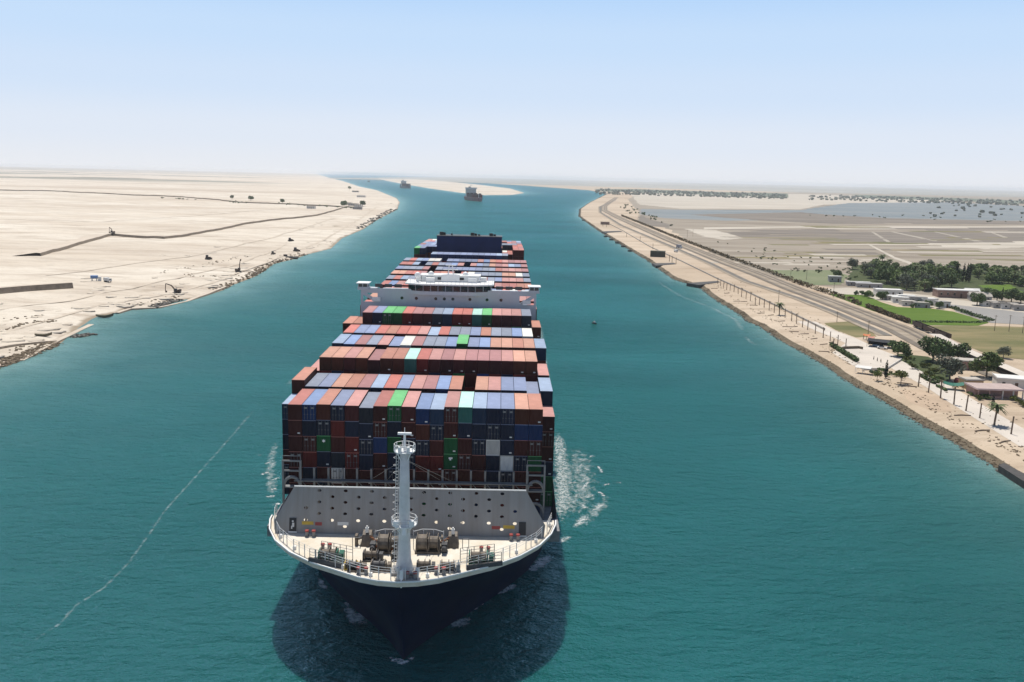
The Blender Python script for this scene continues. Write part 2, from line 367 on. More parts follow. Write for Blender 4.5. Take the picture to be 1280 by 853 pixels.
M_RUT = mat('rutted_sand', (0.47, 0.395, 0.31), 0.95, 0.2, 0.08, col2=(0.60, 0.52, 0.42), spec=0.1)
for px in ([(0, 412), (60, 396), (120, 378), (190, 368), (260, 352), (330, 326), (400, 300), (450, 272), (470, 258)], [(0, 384), (90, 372), (150, 360), (230, 345), (300, 328), (360, 305)], [(20, 442), (70, 417), (110, 398)], [(60, 345), (160, 330), (250, 318), (330, 300), (420, 272)], [(0, 275), (120, 278), (220, 272), (330, 264), (430, 254)]):
    kind(ribbon('dirt_track', px, 3, [(0, .22), (1.1, .25), (1.7, .25), (2.8, .22)], M_RUT, zs=zl), 'structure')
# island and right bank
def tess(name, poly, z, m):
    tri = tessellate_polygon([[Vector((p[0], p[1], 0)) for p in poly]])
    mb = MB(); v = [(p[0], p[1], z) for p in poly]; fs = []
    for a, b, c in tri:
        n = (Vector(v[b])-Vector(v[a])).cross(Vector(v[c])-Vector(v[a]))
        fs.append((a, b, c) if n.z > 0 else (a, c, b))
    mb._add(v, fs); return mb.build(name, m)
def inset(poly, dist):
    n = len(poly); P = np.array(poly); out = []
    area = 0.5*sum(P[i][0]*P[(i+1) % n][1]-P[(i+1) % n][0]*P[i][1] for i in range(n)); s = 1 if area > 0 else -1
    for i in range(n):
        a = P[i]-P[i-1]; b = P[(i+1) % n]-P[i]; a = a/(np.linalg.norm(a)+1e-9); b = b/(np.linalg.norm(b)+1e-9)
        na = np.array([-a[1], a[0]])*s; nb = np.array([-b[1], b[0]])*s; q = na+nb; q /= max(np.linalg.norm(q), 0.4)
        out.append(tuple(P[i]+q*dist/max(0.5, float(q@na))))
    return out
def slope(name, poly, d0, z0, d1, z1, m, rng):
    A = inset(poly, d0) if d0 else poly; B = inset(poly, d1); mb = MB()
    n = len(poly)
    for i in rng:
        j = (i+1) % n; mb._add([(*A[i], z0), (*A[j], z0), (*B[j], z1), (*B[i], z1)], [(0, 1, 2, 3)])
    return mb
def refine(poly, i0, i1, step, jit):
    out = []; n = len(poly)
    for i in range(n):
        a = np.array(poly[i]); b = np.array(poly[(i+1) % n]); out.append(tuple(a))
        if i0 <= i < i1:
            L_ = np.linalg.norm(b-a); k = max(1, min(14, int(L_/step)))
            for q in range(1, k):
                p = a+(b-a)*q/k; nrm = np.array([b[1]-a[1], a[0]-b[0]])/L_; out.append(tuple(p+nrm*random.uniform(-jit, jit)))
    return out
M_BANK = sand_material('bank_sand', (0.47, 0.37, 0.265), (0.58, 0.48, 0.37), (0.33, 0.25, 0.175), wet=False, bump=0.3)
M_ROCKB = mat('shore_rock', (0.085, 0.068, 0.045), 0.95, 0.45, 0.35, bump=0.7, bscale=0.7, col2=(0.20, 0.165, 0.115), spec=0.15)
RP = refine(RIGHT_POLY, 1, 34, 9, 0.7)
kind(slope('bank_slope', RP, 0, -0.25, 3.4, 1.3, None, range(len(RP)-3)).build('riprap_bank', M_ROCKB), 'structure')
kind(slope('bank_slope', RP, 3.4, 1.3, 5.6, GZ, None, range(len(RP)-3)).build('bank_edge', M_BANK), 'structure')
kind(tess('ground', inset(RP, 5.6), GZ, M_BANK), 'structure')
kind(slope('isle_shore', ISLE, 0, -0.2, 14, 3.0, None, range(len(ISLE))).build('beach', M_SAND), 'structure')
kind(tess('sand_island_ground', inset(ISLE, 14), 3.0, M_SAND), 'structure')

# loose rocks along both shores (nobody could count them)
def rocks(name, line, n, dmin, dmax, s0, s1, zf, m, inland):
    mb = MB(); P = [np.array(p) for p in line]; L_ = [np.linalg.norm(b-a) for a, b in zip(P[:-1], P[1:])]
    w = [l/ (np.linalg.norm((a+b)/2)) for l, a, b in zip(L_, P[:-1], P[1:])]
    for _ in range(n):
        i = random.choices(range(len(w)), w)[0]; t = random.random(); q = P[i]+(P[i+1]-P[i])*t
        e = (P[i+1]-P[i])/L_[i]; nn = np.array([-e[1], e[0]])*inland; o = random.uniform(dmin, dmax)
        q = q+nn*o; r = random.uniform(s0, s1)*(0.7+np.linalg.norm(q)/1400)
        mb.blob((q[0], q[1], zf(o)+r*0.1), r, 5, 0.4, 0.6)
    return kind(mb.build(name, m), 'stuff')
M_ROCK = mat('broken_rock', (0.10, 0.075, 0.048), 0.9, 0.4, 0.5, col2=(0.26, 0.20, 0.135), spec=0.2)
M_ROCKW = mat('wet_rock', (0.045, 0.04, 0.03), 0.6, 0.4, 0.5, col2=(0.12, 0.10, 0.07))
rocks('shore_rocks', RIGHT, 4600, 0.0, 3.6, 0.15, 0.45, lambda o: -0.2+o*0.42, M_ROCK, -1)
rocks('shore_rocks', RIGHT, 1800, -1.0, 2.2, 0.2, 0.55, lambda o: 0.0, M_ROCKW, -1)
rocks('shore_rocks', [at(*p)[:2] for p in [(-25, 469), (8, 457), (22, 452), (38, 446), (58, 438), (76, 430)]], 600, -1.0, 6, 0.3, .8, lambda o: 0.1+o*0.1, M_ROCK, 1)
rocks('shore_rocks', [at(*p)[:2] for p in [(193, 385.6), (208, 380), (224, 375.6)]], 140, -2, 5, 0.4, 1.2, lambda o: 0.1, M_ROCKW, 1)
rocks('shore_rocks', [at(*p)[:2] for p in [(277, 364), (293, 356), (317, 347), (330, 339.5), (343, 330), (369, 324), (386, 318)]], 220, 0, 8, 0.4, 1.1, lambda o: 0.2+o*0.08, M_ROCK, 1)
rocks('shore_rocks', [at(*p)[:2] for p in [(454, 287), (471, 275.5), (497, 262)]], 90, 0, 12, 0.8, 1.6, lambda o: 0.2+o*0.08, M_ROCKW, 1)
rocks('shore_rocks', [at(*p)[:2] for p in [(92, 422), (104, 419.5), (116, 418)]], 60, -3, 3, 0.5, 1.2, lambda o: 0.05, M_ROCKW, 1)

# ------------------------------------------------------------------ right bank: fields, tracks, roads (sheets)
LAYER = [0]; STRIP = [0]
def sheet(name, px, m, kd='structure', dz=None):
    LAYER[0] += 1
    n_ = LAYER[0]; q_ = 0.03+0.004*n_ if n_ <= 10 else (0.07+0.0006*(n_-10) if n_ <= 100 else 0.13+0.003*(n_-100))
    z = GZ+(q_ if dz is None else dz)
    P = [tuple(at(a, b, GZ)[:2]) for a, b in px]; Q_ = []
    for (ax, ay), (bx, by) in zip(P, P[1:]+P[:1]):
        L_ = math.hypot(bx-ax, by-ay); n_ = max(1, min(26, int(L_/7))); rg = min(5.0, L_*.02) if name not in ('terrace_paving', 'crop_field', 'salt_track', 'dirt_track', 'field_track', 'mud_strip') else min(.6, L_*.01)
        for k in range(n_):
            t = k/n_; o_ = random.uniform(-rg, rg) if k else 0
            Q_.append((ax+(bx-ax)*t-(by-ay)/L_*o_, ay+(by-ay)*t+(bx-ax)/L_*o_))
    return kind(tess(name, Q_, z, m), kd)
def fieldmat(name, c1, c2, sc=0.03, st=(1, 1, 1)): return mat(name, c1, 0.95, 0.2, sc, col2=c2, spec=0.1, stretch=st)
F_TAN = fieldmat('tan_flat', (0.20, 0.165, 0.125), (0.38, 0.33, 0.265), 0.014, (0.25, 1.8, 1))
F_DARK = fieldmat('dark_flat', (0.135, 0.115, 0.095), (0.27, 0.235, 0.195), 0.02, (0.22, 1.8, 1))
F_WHITE = fieldmat('salt_sand', (0.38, 0.335, 0.27), (0.55, 0.495, 0.415), 0.008, (0.4, 1.3, 1))
M_PTR = fieldmat('pale_track', (0.30, 0.265, 0.215), (0.42, 0.375, 0.31), 0.02)
F_GREY = fieldmat('ploughed_grey', (0.25, 0.24, 0.225), (0.30, 0.285, 0.265), 0.04)
F_DULL = fieldmat('dull_meadow', (0.10, 0.115, 0.045), (0.27, 0.215, 0.115), 0.03, (0.5, 1.5, 1))
F_GREEN = fieldmat('crop_green', (0.075, 0.13, 0.018), (0.115, 0.175, 0.032), 0.05, (0.35, 1.3, 1))
F_SAGE = fieldmat('sage_green', (0.15, 0.18, 0.095), (0.21, 0.22, 0.13), 0.02)
F_ORCH = fieldmat('orchard_floor', (0.045, 0.066, 0.025), (0.085, 0.095, 0.045), 0.05)
M_LAG = mat('lagoon_water', (0.12, 0.15, 0.155), 0.5, 0.2, 0.006, col2=(0.25, 0.25, 0.225), stretch=(0.25, 1.8, 1), spec=0.2)
M_FAR = fieldmat('far_scrub', (0.09, 0.12, 0.085), (0.16, 0.18, 0.13), 0.002, (0.4, 1.4, 1))
LAYER[0] += 1
M_FARP = mat('far_plain_mix', (0.18, 0.195, 0.17), 0.95, 0.2, 0.0005, col2=(0.42, 0.40, 0.36), spec=0.1, stretch=(0.35, 1.6, 1))
kind(tess('far_plain', [(-2500, 11500), (1300, 8600), (2600, 7600), (5200, 6400), (9000, 6100), (40000, 8000), (58000, 30000), (57000, 41000), (-2900, 41000)], GZ+.02, M_FARP), 'structure')
sheet('plain', [(905, 325), (860, 300), (800, 268), (785, 250), (800, 240), (1010, 241), (1340, 248), (1400, 258), (1400, 410), (1300, 405), (1180, 372), (1050, 362), (960, 345)], F_TAN)
sheet('salt_flat', [(788, 242.5), (900, 241), (1010, 243), (1190, 249), (1190, 254), (1030, 256), (1000, 262), (850, 261), (800, 256)], F_WHITE)
sheet('lagoon_water', [(800, 261.5), (860, 262.5), (1000, 263), (1060, 254), (1185, 253), (1290, 258), (1300, 276), (1180, 277), (1040, 276), (990, 275.5), (905, 276), (830, 273), (800, 268)], M_LAG)
sheet('marsh', [(862, 268.5), (1000, 265.5), (1040, 269), (1110, 273), (1300, 277), (1300, 281), (1040, 280), (960, 276.5), (900, 272)], F_DARK)
sheet('marsh', [(800, 268), (815, 275), (838, 281), (835, 285), (815, 283), (795, 276)], F_DARK)
sheet('mud_flat', [(905, 291), (960, 288), (1090, 285), (1200, 284), (1300, 285), (1300, 300.5), (1240, 303), (1170, 305), (1120, 305), (1000, 300.5), (930, 297)], F_DARK)
sheet('salt_track', [(880, 284.5), (1000, 283), (1300, 283.2), (1300, 284.6), (1000, 285), (880, 287)], F_WHITE)
for p in ([(1088, 289.5), (1091, 289.5), (1114, 303), (1110, 304)], [(1108, 289), (1112, 289), (1172, 301), (1168, 302)], [(1167, 290), (1170, 290), (1229, 302), (1223, 303)], [(1238, 291), (1241, 291), (1260, 297), (1256, 298)]):
    sheet('salt_track', p, M_PTR)
sheet('salt_flat', [(1170, 305), (1240, 303), (1300, 301), (1300, 309), (1230, 311), (1180, 309)], F_WHITE)
sheet('salt_flat', [(855, 286), (895, 288), (930, 298), (905, 300), (880, 296)], F_WHITE)
for k in range(70):
    x0 = random.uniform(880, 1230); y0 = random.uniform(277, 334); w_ = random.uniform(40, 130)
    sheet('mud_strip', [(x0, y0), (x0+w_, y0+0.6), (x0+w_*1.05, y0+random.uniform(.9, 2.2)), (x0+8, y0+random.uniform(.8, 1.8))], random.choice([F_DARK, F_WHITE, F_TAN, F_DULL]))
sheet('dirt_track', [(1083, 305), (1086, 305), (1120, 322), (1163, 336), (1156, 337), (1118, 324)], F_WHITE)
sheet('orchard_ground', [(1062, 331), (1130, 334), (1200, 337), (1300, 339), (1320, 372), (1240, 372), (1180, 366), (1100, 360), (1060, 352)], F_ORCH)
sheet('meadow', [(957, 338), (1040, 338), (1060, 345), (1052, 356), (1010, 357)], F_SAGE)
sheet('yard', [(1018, 362), (1060, 360), (1100, 363), (1180, 372), (1230, 380), (1180, 386), (1140, 384), (1100, 376), (1050, 368)], F_WHITE)
sheet('meadow', [(1222, 357), (1262, 356), (1280, 366), (1240, 364)], F_GREEN)
sheet('meadow', [(1140, 408), (1222, 407.5), (1300, 410), (1300, 452), (1243, 446), (1207, 432.5), (1178, 417)], F_DULL)
sheet('crop_field', [(1035, 367.5), (1060, 368.5), (1081, 369.5), (1104, 379), (1121, 384), (1163, 386), (1192, 390), (1212, 396), (1236, 404), (1222, 407.5), (1160, 407), (1140, 406), (1083, 386), (1060, 377)], F_GREEN)
sheet('ploughed_field', [(1186, 381), (1230, 384), (1300, 392), (1300, 407), (1238, 404), (1212, 395.5), (1194, 389.5)], F_GREY)
sheet('field_track', [(1163, 376), (1200, 380), (1240, 384.5), (1300, 391.5), (1300, 393.5), (1236, 386), (1180, 380)], F_WHITE)
# embankment road, railway bed and shore track
M_TRACK = mat('grey_track', (0.17, 0.155, 0.135), 0.95, 0.2, 0.15, spec=0.1)
M_BALL = mat('rail_ballast', (0.235, 0.19, 0.14), 0.95, 0.22, 0.12, col2=(0.39, 0.325, 0.25), spec=0.1)
M_PAVE = mat('pale_paving', (0.56, 0.50, 0.43), 0.9, 0.1, 0.08, spec=0.2)
def line_off(px, a, b):
    return [(x, y) for x, y in px]
RAIL = [(772, 247), (757, 258), (757, 263), (777, 273), (840, 300), (906, 326), (958, 345), (1000, 362), (1048, 379), (1083, 392), (1136, 413), (1185, 438), (1235, 458), (1300, 482)]
ROAD = [(770, 250), (750, 259), (751, 266), (777, 282), (840, 308.5), (887, 329), (934, 352), (998, 373), (1047, 392), (1086, 409), (1110, 420)]
PROM = [(768, 252), (745, 261), (742, 270), (757, 278), (780, 290), (812, 309), (850, 326.5), (897, 349.5), (934, 366), (993, 394.5), (1030, 413)]
def strip(name, px, w0, w1, m, h=0.0):
    STRIP[0] += 1; z = 0.19+0.006*STRIP[0]+h if h >= 0 else 0.046
    return kind(ribbon(name, px, GZ, [(w0, z), (w1, z)], m), 'structure')
strip('railway_bed', RAIL, -5, 8.6, M_BALL)
M_BALD = mat('oily_ballast', (0.15, 0.125, 0.10), 0.95, 0.22, 0.12, col2=(0.22, 0.19, 0.155), spec=0.1)
for a_, b_, m_ in ((-2.6, -.4, M_BALD), (1.8, 4.0, M_BALD), (8.6, 12.5, M_BALD)): strip('railway_bed', RAIL, a_, b_, m_)
strip('road', ROAD, -2.2, 2.2, M_TRACK)
strip('dirt_verge', ROAD, 2.2, 5.0, M_BALL)
for o in (-2.2, -0.76, 2.2, 3.65):
    kind(ribbon('rail', RAIL[3:], GZ, [(o, 0.9), (o+0.12, 0.9)], mat('rail_steel', (0.10, 0.08, 0.065), 0.5, 0.2, 1)), 'structure')
strip('promenade', [(1008, 402), (1033, 414), (1060, 424), (1100, 444), (1140, 466), (1175, 484), (1205, 503), (1240, 524), (1300, 560)], -5, 5.5, M_PAVE, -1)
sheet('terrace_paving', [(1040, 441), (1060, 428), (1082, 430), (1128, 448), (1108, 461), (1078, 461), (1066, 457)], M_PAVE, dz=.036)
sheet('dry_grass', [(1030, 404), (1060, 402), (1088, 411), (1096, 421), (1070, 422), (1045, 413)], F_DULL, dz=.02)
sheet('garden_ground', [(1120, 442), (1160, 446), (1190, 462), (1185, 482), (1150, 466), (1128, 453)], F_ORCH, dz=.024)
sheet('damp_sand', [(1125, 488), (1150, 487), (1186, 500), (1190, 516), (1165, 514), (1135, 502)], mat('damp_sand', (0.44, 0.335, 0.24), 0.95, 0.15, 0.1, spec=0.1), dz=.012)

# ------------------------------------------------------------------ the air: pale desert haze
hz = MB(); hz.box(-70000, 70000, -8000, 46000, -6, 92)
hm = bpy.data.materials.new('haze_air'); hm.use_nodes = True; ht = hm.node_tree; ht.nodes.clear()
ho = ht.nodes.new('ShaderNodeOutputMaterial'); hv = ht.nodes.new('ShaderNodeVolumePrincipled')
hv.inputs['Color'].default_value = (0.93, 0.955, 0.985, 1); hv.inputs['Density'].default_value = 4.8e-5; hv.inputs['Anisotropy'].default_value = 0.0
ht.links.new(hv.outputs[0], ho.inputs['Volume'])
kind(hz.build('haze', hm), 'stuff')
# ================================================================== THE CONTAINER SHIP
SX, SY, SPSI = -16.82, 158.55, 0.0144
ship = empty('container_ship', (SX, SY, 0), SPSI)
tag(ship, 'huge navy container ship with a white foremast, loaded high with red and blue containers', 'container ship')
def dk(px, py, z=17.0):
    P = at(px, py, z); dx, dy = P[0]-SX, P[1]-SY; c, s_ = math.cos(SPSI), math.sin(SPSI)
    return dx*c+dy*s_, -dx*s_+dy*c
def shipw(u, v, z):
    c, s_ = math.cos(SPSI), math.sin(SPSI); return (SX+u*c-v*s_, SY+u*s_+v*c, z)
M_NAVY = mat('navy_hull', (0.003, 0.007, 0.026), 0.5, 0.25, 0.12, bump=0.02, bscale=0.3, spec=0.18)
M_DECK = mat('cream_deck', (0.56, 0.475, 0.345), 0.8, 0.12, 0.22, col2=(0.73, 0.685, 0.60), bump=0.01)
M_WHITE = mat('white_paint', (0.76, 0.76, 0.74), 0.5, 0.06, 0.6)
M_OFFW = mat('weathered_white', (0.62, 0.62, 0.60), 0.6, 0.12, 0.8)
M_GREY = mat('grey_plate', (0.285, 0.282, 0.275), 0.6, 0.10, 0.5, bump=0.015, col2=(0.225, 0.21, 0.195), stretch=(1.6, 1, 0.16))
M_DGREY = mat('dark_steel', (0.055, 0.055, 0.058), 0.6, 0.35, 1.0)
M_LASH = mat('lashing_steel', (0.19, 0.195, 0.195), 0.6, 0.25, 0.8)
M_RUST = mat('rusty_chain', (0.20, 0.085, 0.04), 0.9, 0.4, 2.0)
M_GREASE = mat('greased_iron', (0.085, 0.07, 0.055), 0.7, 0.45, 1.5, col2=(0.20, 0.16, 0.12))
M_GREENW = mat('winch_green', (0.012, 0.11, 0.07), 0.5, 0.2, 1.5)
M_BLACK = mat('black_paint', (0.01, 0.01, 0.012), 0.5, 0.2, 1)
M_RED = mat('red_paint', (0.30, 0.04, 0.035), 0.5, 0.15, 1)
M_YEL = mat('yellow_paint', (0.55, 0.36, 0.04), 0.6, 0.15, 1)
M_GLASS = mat('dark_glass', (0.008, 0.016, 0.02), 0.08, 0.2, 0.6)
# hull
dkT = [(0, 0), (.4, 3), (1.5, 6), (4.2, 10.3), (6.4, 13.9), (10.3, 18.2), (14.9, 21.6), (19.7, 23.7), (24, 24.7), (35, 25.4), (60, 25.9), (450, 25.9)]
wlT = [(0, 0), (2, .9), (5, 2.3), (11, 6.0), (15, 9.0), (21, 13.0), (28, 17.3), (38, 22.4), (50, 25), (70, 25.9), (450, 25.9)]
def hb(d, fz):
    a = np.interp(d, *zip(*wlT)); b = np.interp(d, *zip(*dkT)); return a+(b-a)*fz**1.7
def vstem(fz): return -23.7-8.4*fz**1.5
UC = 0.4
ST = [0, .15, .4, .9, 1.5, 2.6, 4.2, 6.4, 8.3, 10.3, 12.5, 14.9, 17.3, 19.7, 22, 24, 26, 30, 35, 45, 60, 80, 120, 200, 300, 350, 375]
ZL = [-2, 0, 1.5, 3.5, 6, 8.5, 11, 13, 15, 17]
def hull_ring(k, side):
    out = []
    for z in ZL:
        fz = max(0, z/17); v0 = vstem(fz); v = v0+ST[k] if ST[k] < 60 else v0*max(0, 1-(ST[k]-60)/60)+ST[k]
        h = hb(ST[k], fz)
        if ST[k] > 300: h *= 1-0.12*((ST[k]-300)/75)**2*(1.4-fz)
        zz = z
        if v > -6 and z > 15: zz = 15.2
        out.append((UC+side*h, v-(6 if ST[k] > 300 else 0), zz))
    return out
mb = MB()
for side in (-1, 1):
    rings = [hull_ring(k, side) for k in range(len(ST))]
    if side > 0: rings = [r[::-1] for r in rings]
    mb.loft(rings, closed=False)
a, b = hull_ring(len(ST)-1, -1), hull_ring(len(ST)-1, 1)
mb._add(a+b, [(i, i+len(ZL), i+1+len(ZL), i+1) for i in range(len(ZL)-1)])
hull = mb.build('hull', M_NAVY, ship, smooth=False)
for p in hull.data.polygons: p.use_smooth = True
edge = []                                             # deck edge, port to starboard round the stem
for k in range(len(ST)-1, -1, -1):
    if ST[k] <= 26.5: edge.append((UC-hb(ST[k], 1), vstem(1)+ST[k]))
for k in range(1, len(ST)):
    if ST[k] <= 26.5: edge.append((UC+hb(ST[k], 1), vstem(1)+ST[k]))
fd = MB(); fd.prism([(u*0.985+UC*.015, v+0.12) for u, v in edge], 16.2, 16.95); fd.build('forecastle_deck', M_DECK, ship)
md = MB(); md.prism([(-25.3, -5.9), (25.9, -5.9), (25.9, 358), (-25.3, 358)], 13.0, 14.95); md.build('main_deck', M_LASH, ship)
bw = MB()
for (u0, v0), (u1, v1) in zip(edge[:-1], edge[1:]):
    L_ = math.hypot(u1-u0, v1-v0); n = ((v1-v0)/L_*0.22, -(u1-u0)/L_*0.22); n = (-n[0], -n[1])
    A, B, C_, D_ = (u0, v0), (u1, v1), (u1+n[0], v1+n[1]), (u0+n[0], v0+n[1])
    bw._add([(*p, z) for z in (16.9, 17.1) for p in (A, B, C_, D_)], [(0, 1, 5, 4), (2, 3, 7, 6), (4, 5, 6, 7)])
bw.build('bulwark', M_WHITE, ship)
# railing with stanchions just inside the bulwark
E2 = []
for (u0, v0), (u1, v1) in zip(edge[:-1], edge[1:]):
    n = max(1, int(math.hypot(u1-u0, v1-v0)/1.45)); E2 += [(u0+(u1-u0)*k/n, v0+(v1-v0)*k/n) for k in range(n)]
E2 = [(UC+(u-UC)*0.968, v+0.75) for u, v in E2]
rl = MB()
for (u, v), (u1, v1) in zip(E2[:-1], E2[1:]):
    rl.cyl((u, v, 16.9), (u, v, 18.9), 0.075, n=5)
    for z in (18.1, 18.5, 18.9): rl.cyl((u, v, z), (u1, v1, z), 0.035, n=4, caps=False)
rl.build('railing', M_OFFW, ship)
for i, (u, v) in enumerate(E2[2::3]): sp = MB(); sp.box(u-.25, u+.25, v+.3, v+.8, 16.9, 17.5); sp.build('deck_socket', M_WHITE, ship)
# breakwater: sloping plate with drain holes right through it
holes = []
for i in range(17):
    u = -16.9+2.17*i
    zs = (20.3, 22.2, 24.1) if i % 2 else (19.2, 21.2, 23.1)
    zs = [z for z in zs if not (i in (7,) and z > 24)]
    if i % 4 == 3: zs = [18.2]+list(zs)
    holes += [ellipse(u, z-17, 0.34, 0.25) for z in zs if abs(u-0.4) < 18.7-(z-17)*0.28]
bwp = plate('breakwater', [(-21.9, -0.05), (22.7, -0.05), (22.9, 2.0), (19.6, 7.7), (-18.9, 7.7), (-22.1, 2.0)], holes, 0.12, M_GREY, ship)
bwp.location = (0, -13.9, 17); bwp.rotation_euler.x = R(-11)
BWT = math.sin(R(11)); BWC = math.cos(R(11))
def bwpt(u, h, off=-0.02): return (u, -13.9+h*BWT+off, 17+h*BWC)
cp = MB(); cp.cyl((-18.9, 0, 7.75), (19.6, 0, 7.75), 0.13, n=6); c_ = cp.build('top_rail', M_WHITE, bwp)
sf = MB()
for i in range(19): sf.box(-17+2.0*i-.06, -17+2.0*i+.06, 0.12, 1.5, 0.1, 7.4)
sf.build('stiffener', M_GREY, bwp)
for u, w in ((-19.0, 1.15), (19.1, 1.15)):
    d_ = MB(); d_.box(u-w/2, u+w/2, -0.10, -0.02, 0.3, 2.5); dd = d_.build('door', M_BLACK, bwp)
    g = MB(); g.box(u-w/2-.12, u+w/2+.12, -0.16, 0, 0.08, 0.26); g.build('sill', M_WHITE, dd)
    if u < 0:
        q = MB(); q.cyl((u, -0.14, 1.95), (u, -0.1, 1.95), 0.16, n=8); q.box(u-.1, u+.25, -.14, -.11, 1.0, 1.7); q.box(u-.25, u-.05, -.14, -.11, .7, 1.2); q.build('symbol', M_OFFW, dd)
for u0, u1, z0, m in ((-17.5, -15.6, 1.4, M_YEL), (-15.3, -14.2, 1.3, M_RED), (15.9, 17.8, 1.35, M_YEL), (14.0, 15.4, 1.2, M_RED), (-11.6, -9.8, 1.4, M_OFFW)):
    q = MB(); q.box(u0, u1, -0.03, -0.005, z0, z0+0.55); q.build('notice_board', m, bwp)
# foremast
mast = empty('foremast', (1.0, -28.3, 16.95)); mast.parent = ship
q = MB(); prof = [(0, 1.7), (0.9, 1.35), (2.2, 1.02), (5, .92), (14, 0.76), (18.9, 0.66)]
q.loft([[(r*math.cos(2*math.pi*i/16), r*math.sin(2*math.pi*i/16), z) for i in range(16)] for z, r in prof]); q.build('mast_column', M_OFFW, mast, smooth=True)
q = MB(); q.box(-1.9, 1.9, -1.5, 1.5, -0.02, 0.45); q.build('foot', M_GREY, mast)
def platform(z, r):
    p_ = MB(); p_.cyl((0, 0, z), (0, 0, z+.14), r, n=10)
    for i in range(10):
        a0, a1 = 2*math.pi*i/10, 2*math.pi*(i+1)/10; A = (r*math.cos(a0), r*math.sin(a0)); B = (r*math.cos(a1), r*math.sin(a1))
        p_.cyl((*A, z), (*A, z+1.15), .05, n=4)
        for h in (.55, 1.15): p_.cyl((*A, z+h), (*B, z+h), .04, n=4)
    for i in range(4):
        a0 = math.pi/4+math.pi*i/2; p_.cyl((r*.9*math.cos(a0), r*.9*math.sin(a0), z), (.7*math.cos(a0), .7*math.sin(a0), z-1.3), .09, n=4)
    return p_.build('platform', M_WHITE, mast)
platform(7.6, 1.9); platform(18.9, 1.55)
q = MB(); q.box(-1.45, -.75, -1.4, -.7, 7.75, 8.5); q.box(.8, 1.5, -1.5, -.8, 7.75, 8.6); q.cyl((0.1, -1.6, 6.5), (.1, -1.2, 7.4), .32, .45, n=8); q.build('floodlight', M_WHITE, mast)
q = MB(); q.cyl((0, 0, 18.9), (0, 0, 21.6), .22, .16, n=8); q.box(-1.0, 1.0, -.25, .25, 21.45, 21.75); q.cyl((0, 0, 21.75), (0, 0, 22.5), .05, n=5); q.build('radar_scanner', M_WHITE, mast)
for x_ in (-.6, .6): q = MB(); q.cyl((x_, -1.1, 19.0), (x_, -1.1, 19.9), .28, n=8); q.build('navigation_light', M_WHITE, mast)
q = MB()
for x in (-1.55, -1.15): q.cyl((x, .1, .5), (x*.78, .1, 18.9), .045, n=4)
for i in range(36): z = .8+i*.5; k = 1-.22*z/19; q.cyl((-1.55*k, .1, z), (-1.15*k, .1, z), .035, n=4)
for i in range(15):
    z = 1.8+i*1.15; k = 1-.22*z/19
    hp = [(-1.35*k-.55*math.sin(t), .1-.42*math.cos(t), z) for t in np.linspace(0.3, 2.84, 5)]; q.path(hp, .035, 4)
q.build('ladder', M_OFFW, mast)
q = MB()
for a0, b0 in ((-9.5, 25), (-6.0, 24), (6.2, 25), (9.0, 24.5)): q.cyl((0, .3, 17.6), (a0*.75-1, b0-1.2, 6.5), .025, n=4)
q.build('stay_wire', M_LASH, mast)
# winches, bitts and fairleads on the forecastle
def part_at(px, py, build, name, m, z=16.95, sub=()):
    u, v = dk(px, py, z); o = build().build(name, m, ship, loc=(u, v, z)); return o
def windlass(px, py, flip):
    u, v = dk(px, py, 16.95); 
    q = MB(); q.box(-2.0, 2.0, -1.3, 1.3, 0, .35)
    for x in (-1.9, -.1, 1.7): q.loft([[(x, -1.25, .35), (x, 1.25, .35), (x, .5, 2.2), (x, -.5, 2.2)], [(x+.22, -1.25, .35), (x+.22, 1.25, .35), (x+.22, .5, 2.2), (x+.22, -.5, 2.2)]])
    o = q.build('anchor_windlass', M_GREASE, ship, loc=(u, v, 16.95))
    q = MB(); q.cyl((-1.6, 0, 1.5), (-.2, 0, 1.5), 1.25, n=14); q.cyl((.2, 0, 1.5), (1.6, 0, 1.5), 1.0, n=14)
    for x in (-1.65, -.15, .2, 1.6): q.cyl((x-.05, 0, 1.5), (x+.05, 0, 1.5), 1.5, n=14)
    q.build('drum', M_GREASE, o)
    q = MB(); q.box(-2.6*flip-.45, -2.6*flip+.45, -.7, .7, 0, 1.4); q.cyl((-2.6*flip, -.9, .9), (-2.6*flip, -1.6, .9), .4, n=8); q.build('motor', M_DGREY, o)
    q = MB(); q.path([(-2.4, .9, 2.9), (-1, .9, 3.3), (1, .9, 3.3), (2.4, .9, 2.9)], .06, 4)
    for x in (-2.4, -.8, .8, 2.4): q.cyl((x, .9, 0), (x, .9, 3.1), .06, n=4)
    q.build('handrail', M_OFFW, o)
windlass(487, 689, 1); windlass(535, 689, -1)
def drumwinch(px, py, m, s=1.0, name='mooring_winch'):
    u, v = dk(px, py, 16.95)
    q = MB(); q.box(-1.5*s, 1.5*s, -.9*s, .9*s, 0, .25*s); q.box(1.0*s, 1.6*s, -.6*s, .6*s, .25*s, 1.2*s)
    for x in (-1.5, .7): q.box(x*s, (x+.15)*s, -.7*s, .7*s, .25*s, 1.4*s)
    o = q.build(name, m, ship, loc=(u, v, 16.95))
    q = MB(); q.cyl((-1.2*s, 0, .95*s), (.6*s, 0, .95*s), .5*s, n=12)
    for x in (-1.25, -.2, .55): q.cyl((x*s, 0, .95*s), ((x+.1)*s, 0, .95*s), .85*s, n=12)
    q.build('drum', M_GREASE if m is not M_GREASE else M_DGREY, o)
    return o
for px, py, m, s in ((414, 701, M_GREENW, 1.25), (601, 704, M_GREENW, 1.25), (441, 711, M_YEL, .8), (446, 713, M_GREASE, .9), (476, 713, M_GREASE, 1.0), (532, 712, M_DGREY, .9), (562, 714, M_LASH, 1.0), (466, 700, M_DGREY, 1.0), (500, 700, M_GREASE, .9)):
    drumwinch(px, py, m, s)
